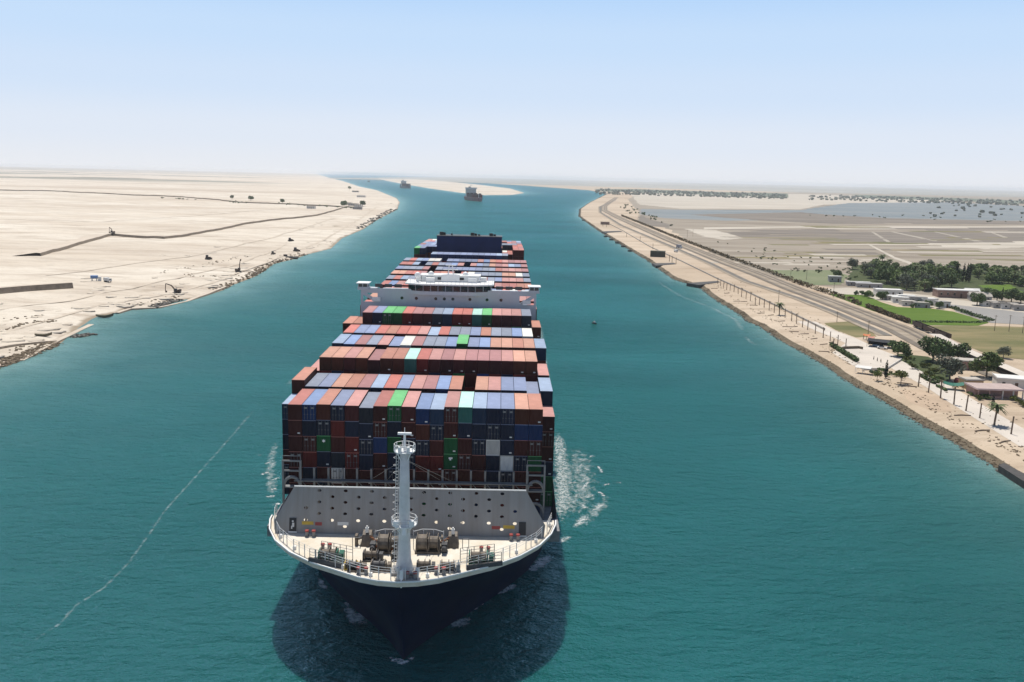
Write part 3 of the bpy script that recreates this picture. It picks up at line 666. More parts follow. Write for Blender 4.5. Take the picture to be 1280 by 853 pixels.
for px, py, w in ((414, 701, 1), (601, 704, 1)):       # railed fairlead platforms at the rail
    u, v = dk(px, py, 16.95); q = MB(); q.box(-2.9, 2.9, -1.9, -1.5, 0, .7)
    o = q.build('fairlead_platform', M_DGREY, ship, loc=(u, v, 16.95), rz=R(-22 if px < 500 else 20))
    q = MB()
    for x in np.linspace(-2.8, 2.8, 6):
        for y in (-1.6, 1.7): q.cyl((x, y, 0), (x, y, 2.1), .06, n=4)
    for y in (-1.6, 1.7):
        for z in (1.1, 1.6, 2.1): q.cyl((-2.8, y, z), (2.8, y, z), .04, n=4)
    q.build('guard_rail', M_LASH, o)
for px, py in ((459, 681), (566, 683)):                # chain stoppers with handwheels
    u, v = dk(px, py, 16.95); q = MB()
    q.loft([[(-1, -1, 0), (1, -1, 0), (1, 1, 0), (-1, 1, 0)], [(-.7, -.3, 1.8), (.7, -.3, 1.8), (.7, .9, 2.2), (-.7, .9, 2.2)]])
    q.box(-1.9, -1.5, -.6, .6, 0, 1.7); q.cyl((-1.7, 0, .9), (-.8, 0, 1.2), .2, n=6)
    o = q.build('chain_stopper', M_GREASE, ship, loc=(u, v, 16.95))
    q = MB(); q.box(-.25, .25, -.2, .35, 2.1, 2.9); q.cyl((0, 0, 2.9), (0, 0, 3.2), .16, n=6); q.build('control_stand', M_OFFW, o)
    q = MB(); q.path([(1.6, -.8, 0), (1.6, -.8, 1.7), (2.6, -.8, 1.7), (2.6, -.8, 0)], .06, 4); q.build('step_frame', M_LASH, o); q = MB(); q.path([(-2.2, -1, 0), (-2.2, -1, 1.6), (-1.0, -1, 1.6), (-1.0, -1, 0)], .06, 4); q.build('step_frame', M_LASH, o)
for px0, py0, px1, py1 in ((463, 672, 487, 680), (562, 673, 535, 680)):
    a0 = dk(px0, py0, 18.4); b0 = dk(px1, py1, 18.4); q = MB(); n = 16
    for i in range(n):
        t = (i+.5)/n; x, y, z = a0[0]+(b0[0]-a0[0])*t, a0[1]+(b0[1]-a0[1])*t, 18.4+.5*(2*t-1)**2-.3
        q.cbox((x, y, z), (.42, .26 if i % 2 else .12, .12 if i % 2 else .26))
    q.build('anchor_chain', M_RUST, ship)
def bitts(px, py, red=True):
    u, v = dk(px, py, 16.95); q = MB(); q.box(-1.1, 1.1, -.4, .4, 0, .2)
    for x in (-.7, .7): q.cyl((x, 0, .2), (x, 0, 1.1), .34, n=10)
    o = q.build('mooring_bitts', M_LASH, ship, loc=(u, v, 16.95)); o.scale = (.8, .8, .8)
    for x in (-.7, .7): q = MB(); q.cyl((x, 0, 1.1), (x, 0, 1.42), .42, n=10); q.build('bitt_cap', M_RED if red else M_OFFW, o)
for p in ((388, 671), (643, 676), (408, 688), (606, 692), (453, 718), (550, 718), (514, 724)): bitts(*p)
q = MB()
for px, py in ((505, 723), (498, 721), (522, 722)):
    u, v = dk(px, py, 16.95); q.cyl((u, v, 16.95), (u, v, 18.0), .22, n=8); q.cyl((u, v, 18.0), (u, v, 18.4), .4, .3, n=8)
q.build('vent_pipe', M_OFFW, ship)
q = MB(); u, v = dk(478, 683, 16.95); q.cbox((u, v-1.4, 17.3), (2.6, .7, .6)); q.cbox((u+1.5, v-1.9, 17.35), (1.0, .8, .7)); q.build('rope_heap', mat('orange_rope', (0.62, 0.17, 0.03), 0.8, 0.2, 3), ship)
q = MB(); q.cbox((0.9, -31.4, 17.9), (.5, .3, 1.4)); q.cyl((0.9, -31.7, 16), (0.9, -31.4, 18.6), .13, n=6); q.build('jackstaff', M_WHITE, ship)
# frames beside the stack, lashing posts, lashing bridges
for s_ in (-1, 1):
    u0 = -23.0 if s_ < 0 else 20.0; q = MB()
    for x in (0, 3.1): q.box(u0+x-.16, u0+x+.16, -3.2, -2.8, 15.2, 26.0)
    for z in (24.0, 25.8): q.box(u0-.16, u0+3.26, -3.15, -2.85, z, z+.25)
    q.box(u0-.16, u0+3.26, -3.1, -2.0, 21.0, 21.2)
    for zc, rr in ((21.3, 1.45), (17.2, 1.45)):
        arc = [(u0+1.55+rr*math.cos(t), zc+1.7*math.sin(t)) for t in np.linspace(0, math.pi, 9)]
        for (x0, z0), (x1, z1) in zip(arc[:-1], arc[1:]): q.cyl((x0, -3.0, z0), (x1, -3.0, z1), .28, n=6)
    for x in (0, 3.1):
        for z in (26.0,): q.cyl((u0+x, -3, z), (u0+x, -3, z+.9), .05, n=4)
    q.box(u0, u0+3.1, -3.1, -3.0, 26.8, 26.9)
    q.build('lashing_frame', M_LASH, ship)
for i in range(17):
    u = -20.16+2.52*i; q = MB(); q.box(u-.17, u+.17, -2.6, -2.2, 15, 24.6); q.build('lashing_post', M_LASH, ship)
q = MB(); q.box(-21, 21, -3.4, -2.1, 22.3, 22.45)
for i in range(16): q.cyl((-20.16+2.52*i, -2.6, 22.5), (-17.64+2.52*i, -2.6, 19.5), .07, n=4)
q.build('lashing_walkway', M_LASH, ship)
SP = 14.345
for b_ in list(range(1, 6))+list(range(7, 16)):
    v = b_*SP-2.0 if b_ < 6 else 101+(b_-7)*SP-2.0; q = MB()
    for i in range(21): q.box(-25.3+2.52*i-.12, -25.1+2.52*i, v, v+1.2, 14.9, 26)
    for z in (20.6, 26): q.box(-25.3, 25.3, v, v+1.2, z, z+.15)
    q.build('lashing_bridge', M_LASH, ship)
# superstructure and wheelhouse
M_SUP = mat('superstructure_white', (0.47, 0.50, 0.535), 0.55, 0.06, 0.3)
hs = empty('superstructure', (0.75, 87, 15)); hs.parent = ship
q = MB(); q.box(-18.8, 18.8, .5, 10.5, 0, 29.6); q.build('deckhouse', M_SUP, hs)
tri = lambda s_: [[(s_*19.9, 27.0), (s_*23.0, 27.0), (s_*23.0, 28.9)], [(s_*22.2, 29.4), (s_*19.1, 29.4), (s_*19.1, 27.4)]]
fr_ = plate('front_wall', [(-23.6, 0), (23.6, 0), (23.6, 30.7), (-23.6, 30.7)], tri(-1)+tri(1), .35, M_SUP, hs)
for s_ in (-1, 1):
    q = MB(); q.box(s_*21.8-2.2, s_*21.8+2.2, .35, 4.6, 30.2, 30.5); q.build('bridge_wing', M_SUP, hs)
    c_ = MB(); x0 = s_*23.0; c_.box(x0-1.4, x0+1.4, -.4, 3.2, 30.2, 31.0)
    for x in (-1.3, -.1, 1.15): c_.box(x0+x, x0+x+.15, -.35, -.2, 31.0, 31.9)
    c_.box(x0-1.3, x0+1.3, 3.0, 3.1, 31.0, 31.9)
    cb = c_.build('wing_cabin', M_SUP, hs)
    g = MB(); g.box(x0-1.25, x0+1.25, -.2, -.12, 31.0, 31.85); g.build('window', M_GLASS, cb)
    g = MB(); g.box(x0-1.7, x0+1.7, -.8, 3.6, 31.9, 32.1); g.build('roof', M_WHITE, cb)
    for k in range(3):
        g = MB(); u = s_*(13.6+k*2.6); g.box(u-.95, u+.95, -.03, .36, 31.0, 31.9); g.build('wing_screen', M_GLASS if k < 2 else M_DGREY, hs)
wh = empty('wheelhouse', (0.4, 86.2, 45.6)); wh.parent = hs; wh.location = (0.2, -1.3, 29.3)
q = MB(); q.prism([(-11.3, 1.6), (-7, 0), (7, 0), (11.3, 1.6), (11.3, 10), (-11.3, 10)], 0, 1.0); q.prism([(-11.1, 1.8), (-6.9, .25), (6.9, .25), (11.1, 1.8), (11.1, 9.8), (-11.1, 9.8)], 1.0, 2.7); q.build('cabin', M_SUP, wh)
fr0 = [(-11.2, 1.66), (-7, .08), (7, .08), (11.2, 1.66)]
for (x0, y0), (x1, y1), n in ((fr0[0], fr0[1], 2), (fr0[1], fr0[2], 7), (fr0[2], fr0[3], 2)):
    for k in range(n):
        a0, b0 = (k+.06)/n, (k+.94)/n; A = (x0+(x1-x0)*a0, y0+(y1-y0)*a0); B = (x0+(x1-x0)*b0, y0+(y1-y0)*b0)
        g = MB(); g._add([(A[0], A[1], 1.05), (B[0], B[1], 1.05), (B[0], B[1]-.12, 2.5), (A[0], A[1]-.12, 2.5), (A[0], A[1]+.3, 1.05), (B[0], B[1]+.3, 1.05), (B[0], B[1]+.3, 2.5), (A[0], A[1]+.3, 2.5)], [(0, 1, 2, 3), (7, 6, 5, 4), (0, 3, 7, 4), (1, 5, 6, 2), (3, 2, 6, 7), (0, 4, 5, 1)])
        g.build('window', M_GLASS, wh)
q = MB(); q.prism([(-11.9, 1.0), (-7.2, -.75), (7.2, -.75), (11.9, 1.0), (11.9, 10.4), (-11.9, 10.4)], 2.7, 3.05); q.build('roof', M_WHITE, wh)
for x0, x1, y0, y1, h in ((-6.5, -4.2, 3, 5, 1.2), (-2.5, 2.5, 5, 8.5, 2.0), (4.8, 7.2, 4, 6, 1.3), (-9.5, -8, 6, 8, 1.5), (8.2, 9.8, 6.5, 8.5, 1.2)): q = MB(); q.box(x0, x1, y0, y1, 3.05, 3.05+h); q.build('roof_locker', M_WHITE, wh)
q = MB(); q.box(-7.8, 7.8, 5.4, 10.2, 3.05, 4.7); q.box(-8.2, 8.2, 5.1, 10.4, 4.7, 4.85); q.build('upper_deckhouse', M_WHITE, wh)
for k in range(5): q = MB(); q.box(-6.4+k*2.9, -5.0+k*2.9, 5.32, 5.41, 3.6, 4.3); q.build('window', M_GLASS, wh)
for x, y in ((-5.4, 7.0), (4.0, 7.4), (-8.8, 4)):
    q = MB(); q.cyl((x, y, 3.05), (x, y, 4.2), .2, n=6); q.loft([[(x+r*math.cos(t), y+r*math.sin(t), 4.9+h) for t in np.linspace(0, 2*math.pi, 10, endpoint=False)] for h, r in ((-.8, .35), (-.4, .75), (.1, .85), (.6, .6), (.85, .15))]); q.build('satellite_dome', M_WHITE, wh)
q = MB()
for x in (-.7, .7): q.cyl((x, 6.5, 5.05), (x*.6, 6.5, 7.6), .14, n=6)
q.box(-2.0, 2.0, 6.3, 6.7, 6.2, 6.4); q.box(-1.4, 1.4, 6.2, 6.6, 7.4, 7.6); q.build('radar_mast', M_WHITE, wh)
q = MB()
for i in range(22):
    x = -11.6+i*23.2/21; q.cyl((x, 1.4 if abs(x) > 7 else -.5, 3.05), (x, 1.4 if abs(x) > 7 else -.5, 4.1), .05, n=4)
q.path([(-11.6, 1.4, 4.1), (-7, -.5, 4.1), (7, -.5, 4.1), (11.6, 1.4, 4.1)], .05, 4); q.build('handrail', M_OFFW, wh)
for px in (496.6, 515, 540, 551, 562, 584, 606, 624):
    u = (px-558)/5.02*1.05+0.3; g = MB(); g.cyl((u, -.06, 28.2), (u, .02, 28.2), .42, n=10); g.build('porthole', M_GLASS, hs)
for u in (-20.5, 19.9):
    g = MB(); g.box(u, u+2.2, -.5, .2, 27.2, 28.3); g.build('liferaft_box', M_WHITE, hs)
# funnel
fn = empty('funnel', (0.5, 250, 15)); fn.parent = ship
q = MB(); q.box(-14.4, 14.4, 0, 9.5, 0, 34.4); q.build('funnel_casing', mat('funnel_navy', (0.006, 0.018, 0.075), 0.6, 0.15, 0.3, spec=0.15), fn)
q = MB(); q.box(-14.5, 14.5, -.1, 9.6, 34.4, 34.7); q.build('funnel_top', M_DGREY, fn)
for x, h, r in ((-12.6, 1.4, .9), (-11.3, 1.2, .6), (1.2, 1.3, .9), (2.7, 1.0, .6), (4.2, .7, .5), (9.6, 1.2, .9), (11.2, .8, .6), (-8, .8, .4)):
    g = MB(); g.cyl((x, 4, 34.6), (x, 4, 34.7+h), r, n=10); g.build('exhaust_pipe', M_BLACK, fn)
# ------------------------------------------------------------------ the containers
PAL = {'maroon': ((0.085, 0.014, 0.012), (0.45, 0.185, 0.155), 'maroon'), 'brown': ((0.12, 0.026, 0.015), (0.51, 0.245, 0.18), 'rust brown'),  # front paint with shade put in, roof paler with dust and glare, colour word
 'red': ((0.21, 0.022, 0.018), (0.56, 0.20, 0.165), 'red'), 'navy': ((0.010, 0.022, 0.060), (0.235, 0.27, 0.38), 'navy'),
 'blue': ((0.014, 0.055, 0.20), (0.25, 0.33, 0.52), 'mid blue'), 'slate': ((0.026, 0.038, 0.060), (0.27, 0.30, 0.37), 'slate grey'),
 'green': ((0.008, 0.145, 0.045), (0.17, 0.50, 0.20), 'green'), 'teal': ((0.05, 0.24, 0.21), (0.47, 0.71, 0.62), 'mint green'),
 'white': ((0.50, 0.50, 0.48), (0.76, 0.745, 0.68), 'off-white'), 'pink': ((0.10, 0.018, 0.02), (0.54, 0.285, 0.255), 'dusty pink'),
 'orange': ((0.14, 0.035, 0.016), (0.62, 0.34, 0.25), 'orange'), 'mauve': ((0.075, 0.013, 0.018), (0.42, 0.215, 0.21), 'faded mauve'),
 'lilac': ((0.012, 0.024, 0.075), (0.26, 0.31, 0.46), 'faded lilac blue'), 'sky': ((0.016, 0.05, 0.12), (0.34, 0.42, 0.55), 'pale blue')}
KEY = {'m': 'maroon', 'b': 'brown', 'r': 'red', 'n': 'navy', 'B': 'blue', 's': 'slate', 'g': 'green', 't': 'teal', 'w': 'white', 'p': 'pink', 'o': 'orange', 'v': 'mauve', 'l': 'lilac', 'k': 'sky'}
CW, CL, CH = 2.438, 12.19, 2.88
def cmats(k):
    f, r, _ = PAL[k]; f = tuple(x*(.38 if k != 'white' else .8) for x in f)  # end and side paint darkened further to deepen the shade on them
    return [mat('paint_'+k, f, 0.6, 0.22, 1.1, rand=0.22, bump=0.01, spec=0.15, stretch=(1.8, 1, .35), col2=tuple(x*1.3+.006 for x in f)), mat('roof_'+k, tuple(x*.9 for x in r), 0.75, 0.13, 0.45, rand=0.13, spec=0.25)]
CM = {}
M_BARS = mat('door_bars', (0.10, 0.10, 0.105), 0.5, 0.3, 1)
def cmesh(k, what):
    if (k, what) in CM: return CM[(k, what)]
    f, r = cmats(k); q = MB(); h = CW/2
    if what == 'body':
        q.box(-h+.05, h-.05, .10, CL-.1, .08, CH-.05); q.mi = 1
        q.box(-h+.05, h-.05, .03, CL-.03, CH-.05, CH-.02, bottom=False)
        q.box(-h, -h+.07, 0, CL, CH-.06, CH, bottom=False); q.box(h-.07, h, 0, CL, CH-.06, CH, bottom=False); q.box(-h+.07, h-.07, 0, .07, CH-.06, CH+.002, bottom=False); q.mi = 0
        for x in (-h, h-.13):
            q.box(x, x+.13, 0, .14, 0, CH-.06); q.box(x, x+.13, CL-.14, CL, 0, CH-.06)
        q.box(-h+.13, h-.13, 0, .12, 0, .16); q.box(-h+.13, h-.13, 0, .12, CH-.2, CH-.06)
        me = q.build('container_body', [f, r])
    elif what in ('end', 'endm'):
        n = 9; w = (2*h-.26)/n
        for i in range(n):
            x = -h+.13+i*w; q._add([(x, .10, .16), (x+w*.3, .06, .16), (x+w*.7, .06, .16), (x+w, .10, .16), (x, .10, CH-.2), (x+w*.3, .06, CH-.2), (x+w*.7, .06, CH-.2), (x+w, .10, CH-.2)], [(0, 1, 5, 4), (1, 2, 6, 5), (2, 3, 7, 6)])
        q.mi = 1
        if what == 'endm': q.box(.4, .85, .03, .055, .4, .62)
        me = q.build('end_wall', [f, M_OFFW])
    elif what == 'door':
        q.box(.02, h-.14, .04, .1, .16, CH-.2); q.mi = 1
        for x in (.3, .82): q.cyl((x, .01, .12), (x, .01, CH-.16), .03, n=4); q.box(x-.14, x+.14, -.01, .03, 1.05, 1.12)
        q.mi = 2; q.box(.35, .9, .025, .035, 2.1, 2.4)
        me = q.build('door', [f, M_BARS, M_LASH])
    d_ = me.data; bpy.data.objects.remove(me); CM[(k, what)] = d_; return d_
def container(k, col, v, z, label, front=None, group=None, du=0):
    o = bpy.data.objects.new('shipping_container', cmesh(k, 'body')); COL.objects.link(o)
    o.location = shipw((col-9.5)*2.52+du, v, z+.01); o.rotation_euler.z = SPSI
    tag(o, label, 'container', group)
    if front == 'end':
        e = bpy.data.objects.new('end_wall', cmesh(k, 'endm' if random.random() < .4 else 'end')); COL.objects.link(e); e.parent = o
    elif front == 'door':
        for s_ in (1, -1):
            e = bpy.data.objects.new('door', cmesh(k, 'door')); COL.objects.link(e); e.parent = o; e.scale.x = s_
    return o
FRONT = ['kmBbBpsmgpBkptkllobp', 'nmnnrnnmnmbnmnnnnBBm', 'nmmgmrnBgnnmgmnwnmmm', 'mmrnsrnmnnrrgmmnwngn', 'nmnmwmmmnmmmmbmnnmmg', 'nmmnmmnmmmnmmmmnnmmg']
FFACE = ['nmBbnmsmgmBnmtnnnbbm']
FTOP = FRONT[0]
ndone = 0
ROW = ['top', 'second', 'third', 'fourth', 'fifth', 'sixth']
for r_ in range(6):
    for c in range(20):
        k = KEY[(FFACE[0] if r_ == 0 else FRONT[r_])[c]]
        if r_ == 0 and FTOP[c] in 'kptlos': k = KEY[FTOP[c]]
        dz = {0: -1.5, 19: -2.9}.get(c, 0)-(0.35 if c in (6, 10, 11) else 0)+(0.12 if c in (3, 8, 12, 13) else 0)
        v = 6.1 if c in (0, 19) else 0.0
        z = 35.4-2.9*(r_+1)+dz
        if z < 14.9: continue
        nm = PAL[k][2]
        lab = f'{nm} container in the {ROW[r_]} row of the front stack, {ordinal(c+1)} from left'
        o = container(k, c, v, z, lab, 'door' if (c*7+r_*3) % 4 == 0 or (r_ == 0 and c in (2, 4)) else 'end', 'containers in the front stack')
        ndone += 1
        if (r_, c) in ((2, 3), (3, 12)):
            q = MB()
            if c == 3:
                st_ = [(0.38*(1 if i % 2 == 0 else .42)*math.sin(2*math.pi*i/12), 0.38*(1 if i % 2 == 0 else .42)*math.cos(2*math.pi*i/12)) for i in range(12)]
                q._add([(x+.0, 0.0, 1.95+y) for x, y in st_]+[(x, .05, 1.95+y) for x, y in st_], [tuple(range(11, -1, -1))]+[(i, (i+1) % 12, (i+1) % 12+12, i+12) for i in range(12)])
            else: q.box(-.35, .35, 0.0, .03, 1.95, 2.25); q.box(-.2, .1, 0.0, .03, 1.7, 1.95)
            q.build('emblem', M_WHITE, o)
BAYS = [
 ('second', 1, 35.4, 'bsnobvkrlpvBb.opllnk', {0: 1.2, 18: -.9}),
 ('third', 2, 38.3, 'poopovbbtrpvpvvvpoop', {0: -2.9, 19: -2.9, 5: -.4, 6: 0}),
 ('fourth', 3, 38.5, '.kBvspLwvssBglBoobok'.replace('L', 'l'), {12: .6, 1: .15, 6: -.2}),
 ('fifth', 4, 38.6, '.rllrbrrvpsrssllbsl.', {9: -.2}),
 ('sixth', 5, 41.4, 'bbvlggrvvskrrtgpppsb', {0: -2.9, 1: -2.9, 19: -2.9})]
BAYS[3] = ('fifth', 4, 38.6, '.rllrbrrpkrsslbssBw.', {9: -.2})
topz = {}
for nm_, b_, zt, cols, dd in BAYS:
    for c in range(20):
        zc = zt+dd.get(c, 0)
        if cols[c] == '.':
            topz[(b_, c)] = zt-8.7; continue
        topz[(b_, c)] = zc-2.9
        k = KEY[cols[c]]
        container(k, c, b_*SP, zc-2.9, f'{PAL[k][2]} roofed container topping the {nm_} stack behind the bow, {ordinal(c+1)} from left', 'end' if (b_, c) not in ((5, 4),) else 'door', 'containers on the forward stacks'); ndone += 1
# stacks behind the wheelhouse: the nearest four rows you can see one by one
AFT = [(101+k*SP, 39.0+0.32*k) for k in range(10)]+[(262.5+k*SP, 43.0-.3*k) for k in range(6)]
wts = 'mmmmbrrppppvvvvnnlllkksssowwBm'
rr_ = random.Random(21)
tops = []
for i, (v, zt) in enumerate(AFT):
    run = None; row = []
    for c in range(20):
        if run is None or rr_.random() < 0.85: run = rr_.choice(wts)
        row.append(run)
    tops.append(row)
tops[9] = list('gslkkllllllllllkspmb'); tops[10] = list('gn................mm')
indiv = set()
for i in (4, 5, 6, 7):
    for c in range(20):
        if ndone >= 300: break
        k = KEY[tops[i][c]]; z = AFT[i][1]-2.9*(1+(1 if rr_.random() < .06 else 0))
        container(k, c, AFT[i][0], z, f'{PAL[k][2]} roofed container in the {["fifth", "sixth", "seventh", "eighth"][i-4]} stack behind the wheelhouse, {ordinal(c+1)} from left', None, 'containers behind the wheelhouse')
        indiv.add((i, c)); topz[('a', i, c)] = z; ndone += 1
# everything under and behind those: one mass
mm = bpy.data.materials.new('container_mass_paint'); mm.use_nodes = True
_a = mm.node_tree.nodes.new('ShaderNodeAttribute'); _a.attribute_name = 'tint'; _b = mm.node_tree.nodes['Principled BSDF']; _b.inputs['Roughness'].default_value = 0.7; _b.inputs['Specular IOR Level'].default_value = 0.2
_n = mm.node_tree.nodes.new('ShaderNodeTexNoise'); _n.inputs['Scale'].default_value = 0.5; _mx = mm.node_tree.nodes.new('ShaderNodeMix'); _mx.data_type = 'RGBA'; _mx.blend_type = 'MULTIPLY'; _mx.inputs[0].default_value = 0.5
_tc = mm.node_tree.nodes.new('ShaderNodeTexCoord'); mm.node_tree.links.new(_tc.outputs['Object'], _n.inputs['Vector'])
mm.node_tree.links.new(_a.outputs['Color'], _mx.inputs[6]); mm.node_tree.links.new(_n.outputs['Color'], _mx.inputs[7]); mm.node_tree.links.new(_a.outputs['Color'], _b.inputs['Base Color'])
q = MB()
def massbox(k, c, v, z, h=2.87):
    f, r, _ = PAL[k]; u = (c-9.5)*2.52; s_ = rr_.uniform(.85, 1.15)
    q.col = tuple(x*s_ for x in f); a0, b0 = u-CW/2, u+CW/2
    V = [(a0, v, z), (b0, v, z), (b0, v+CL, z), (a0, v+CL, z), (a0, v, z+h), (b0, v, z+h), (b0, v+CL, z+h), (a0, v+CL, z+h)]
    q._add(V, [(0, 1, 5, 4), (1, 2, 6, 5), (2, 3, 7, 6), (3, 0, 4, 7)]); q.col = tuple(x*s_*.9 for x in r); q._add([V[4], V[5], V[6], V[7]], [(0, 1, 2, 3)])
dark = 'mmmbbrnnnnnBsmpg'
for c in range(20):
    v = 6.1 if c in (0, 19) else 0.0; dz = {0: -1.5, 19: -2.9}.get(c, 0)
    z = 35.4-2.9*7+dz
    while z > 14.4: massbox(KEY[rr_.choice(dark)], c, v, z); z -= 2.9
for nm_, b_, zt, cols, dd in BAYS:
    for c in range(20):
        z = topz[(b_, c)]-(2.9 if cols[c] != '.' else 0)
        while z > 14.4: massbox(KEY[rr_.choice(dark)], c, b_*SP, z); z -= 2.9
for i, (v, zt) in enumerate(AFT):
    for c in range(20):
        if (i, c) in indiv: z = topz[('a', i, c)]-2.9
        else:
            if tops[i][c] == '.' or (10 <= i <= 10 and 4 <= c <= 16): continue
            z = zt-2.9*(1+(1 if rr_.random() < .08 or (i == 9 and (c < 4 or c > 16)) else 0))+(1.2 if i == 9 and 4 <= c <= 16 else 0)
            massbox(KEY[tops[i][c]], c, v, z); z -= 2.9
        while z > 14.4: massbox(KEY[rr_.choice(dark)], c, v, z); z -= 2.9
o = q.build('stacked_containers', mm, None, loc=(SX, SY, 0), rz=SPSI); kind(o, 'stuff', 'mass of stacked red and blue containers further aft', 'containers'); o['group'] = 'containers further aft'
# ================================================================== FOAM AND WAKE (sheets of broken white water)
def foam_material(name, dens, scale, st=(1, 1, 1), col=(0.74, 0.78, 0.77), wide=0.14, amax=0.9):
    m = bpy.data.materials.new(name); m.use_nodes = True; t = m.node_tree; N = t.nodes; Lk = t.links
    b = N['Principled BSDF']; b.inputs['Base Color'].default_value = (*col, 1); b.inputs['Roughness'].default_value = 0.8
    a = N.new('ShaderNodeAttribute'); a.attribute_name = 'amount'
    tc = N.new('ShaderNodeTexCoord'); mp = N.new('ShaderNodeMapping'); mp.inputs['Scale'].default_value = st; Lk.new(tc.outputs['Object'], mp.inputs[0])
    n = N.new('ShaderNodeTexNoise'); n.inputs['Scale'].default_value = scale; n.inputs['Detail'].default_value = 7; n.inputs['Roughness'].default_value = 0.68; n.inputs['Distortion'].default_value = 0.8; Lk.new(mp.outputs[0], n.inputs['Vector'])
    s_ = N.new('ShaderNodeMath'); s_.operation = 'ADD'; Lk.new(n.outputs['Fac'], s_.inputs[0])
    m2 = N.new('ShaderNodeMath'); m2.operation = 'MULTIPLY_ADD'; Lk.new(a.outputs['Fac'], m2.inputs[0]); m2.inputs[1].default_value = 0.55; m2.inputs[2].default_value = -0.55; Lk.new(m2.outputs[0], s_.inputs[1])
    mr = N.new('ShaderNodeMapRange'); mr.inputs[1].default_value = 0.46-dens; mr.inputs[2].default_value = 0.46-dens+wide; mr.inputs[4].default_value = amax; Lk.new(s_.outputs[0], mr.inputs[0])
    Lk.new(mr.outputs[0], b.inputs['Alpha']); return m
def foam(name, line, w, m, z=0.05, fade=True, na=9, prof=None, amt=1.0):
    P = [np.array(p, float) for p in line]; Q = [P[0]]
    for a, b in zip(P[:-1], P[1:]):
        n = max(2, int(np.linalg.norm(b-a)/6)); n = min(n, 60); Q += [a+(b-a)*k/n for k in range(1, n+1)]
    Q = np.array(Q); T = np.gradient(Q, axis=0); T /= np.linalg.norm(T, axis=1)[:, None]+1e-9; Nn = np.stack([-T[:, 1], T[:, 0]], -1)
    n = len(Q); c = np.linspace(-1, 1, na); ww = np.asarray(w if hasattr(w, '__len__') else [w, w]); ww = np.interp(np.linspace(0, 1, n), np.linspace(0, 1, len(ww)), ww)
    X = Q[:, 0:1]+Nn[:, 0:1]*c*ww[:, None]; Y = Q[:, 1:2]+Nn[:, 1:2]*c*ww[:, None]
    A = (1-np.abs(c)**2)[None, :]*np.ones((n, 1)); 
    if fade: e = np.minimum(np.arange(n), np.arange(n)[::-1])/max(1, n*0.2); A = A*np.minimum(1, e)[:, None]
    return kind(grid_mesh(name, X, Y, np.full_like(X, z), m, attrs={'amount': A*amt}), 'stuff')
FM = foam_material('foam_white', 0.03, 1.0, wide=.18); FM2 = foam_material('foam_thin', 0.06, 0.8, (1, .6, 1), wide=.4, amax=.6); FM3 = foam_material('foam_line', 0.045, 0.8, wide=.4, amax=.42); FMS = foam_material('foam_side', 0.10, 1.1, (1, .7, 1), wide=.4, amax=.85)
G = lambda pts: [at(*p)[:2] for p in pts]
FMK = foam_material('foam_streak', 0.09, 1.1, wide=.36, amax=.9)
for L_, w in (([(692, 682), (704, 675), (718, 668)], [.7, 1.1, .5]), ([(717, 663), (726, 652), (737, 642)], [.7, 1.3, .7]), ([(738, 641), (748, 634), (760, 627)], [.5, 1.0, .5]), ([(746, 614), (751, 617), (758, 623)], [.4, .7, .4]), ([(753, 608), (758, 606), (765, 605)], [.3, .7, .3]), ([(769, 603), (773, 603.5), (778, 604)], [.3, .6, .3]), ([(729, 624), (736, 620), (743, 617)], [.5, 1.3, .5]), ([(724, 629), (729, 633), (735, 638)], [.4, .9, .4]), ([(726, 616), (731, 608), (738, 599)], [.3, .7, .3]), ([(746, 580), (750, 587), (754, 594)], [.3, .7, .3]), ([(734, 574), (740, 570), (746, 572)], [.3, .6, .3]),
              ([(321, 570), (325, 569), (329, 570)], [.3, .6, .3]), ([(329, 582), (335, 579), (341, 577)], [.3, .7, .4]), ([(325, 595), (331, 592), (339, 589)], [.4, .9, .4]), ([(336, 602), (344, 599), (352, 596)], [.3, .7, .4]), ([(335, 614), (341, 612), (348, 610)], [.4, .9, .4]), ([(329, 622), (338, 621), (348, 620)], [.4, 1.0, .5]), ([(338, 632), (345, 631), (353, 629)], [.4, 1.0, .5])):
    foam('bow_foam', G(L_), [1.7*v for v in w], FMK)
foam('side_foam', G([(697, 684), (700, 655), (703, 620), (703, 590), (699, 555), (695, 525)]), [2.6, 4.6, 4.8, 4.2, 3.2, 1.8], FMS, z=0.07)
foam('side_foam', G([(708, 675), (730, 652), (752, 632), (768, 604)]), [2.2, 3.6, 3.4, 1.6], FM2, z=0.13)
foam('side_foam', G([(708, 670), (718, 640), (726, 608), (726, 575), (714, 545)]), [3.5, 7, 8, 6.5, 3.5], FM2, z=0.09)
foam('side_foam', G([(693, 530), (688, 490), (680, 440), (672, 390)]), [1.5, 1.8, 2, 2], FM2, z=0.11)
foam('side_foam', G([(346, 640), (340, 612), (338, 590), (340, 570), (348, 540)]), [1.6, 2.6, 2.6, 2, 1], FM2)
foam('stem_foam', G([(478, 818), (490, 824), (502, 829), (514, 824), (527, 817)]), [.5, 1.2, 1.6, 1.2, .5], foam_material('foam_stem', 0.08, 0.9), z=0.06)
FMH = foam_material('foam_hull', 0.17, 0.9, wide=.3, amax=.9)
for L_, w in (([(428, 745), (436, 762), (448, 776), (464, 784)], [.4, .8, 1.7, .8]), ([(556, 785), (575, 779), (592, 770)], [.6, 1.5, .5]), ([(612, 745), (630, 738), (652, 728)], [.4, 1.2, .4]), ([(586, 768), (600, 755), (612, 744)], [.3, .7, .3]), ([(396, 720), (404, 732), (409, 740)], [.3, .8, .3]), ([(655, 720), (675, 705), (692, 690)], [.4, 1.6, 1.0])):
    foam('hull_foam', G(L_), [1.7*v for v in w], FMH, z=0.06)
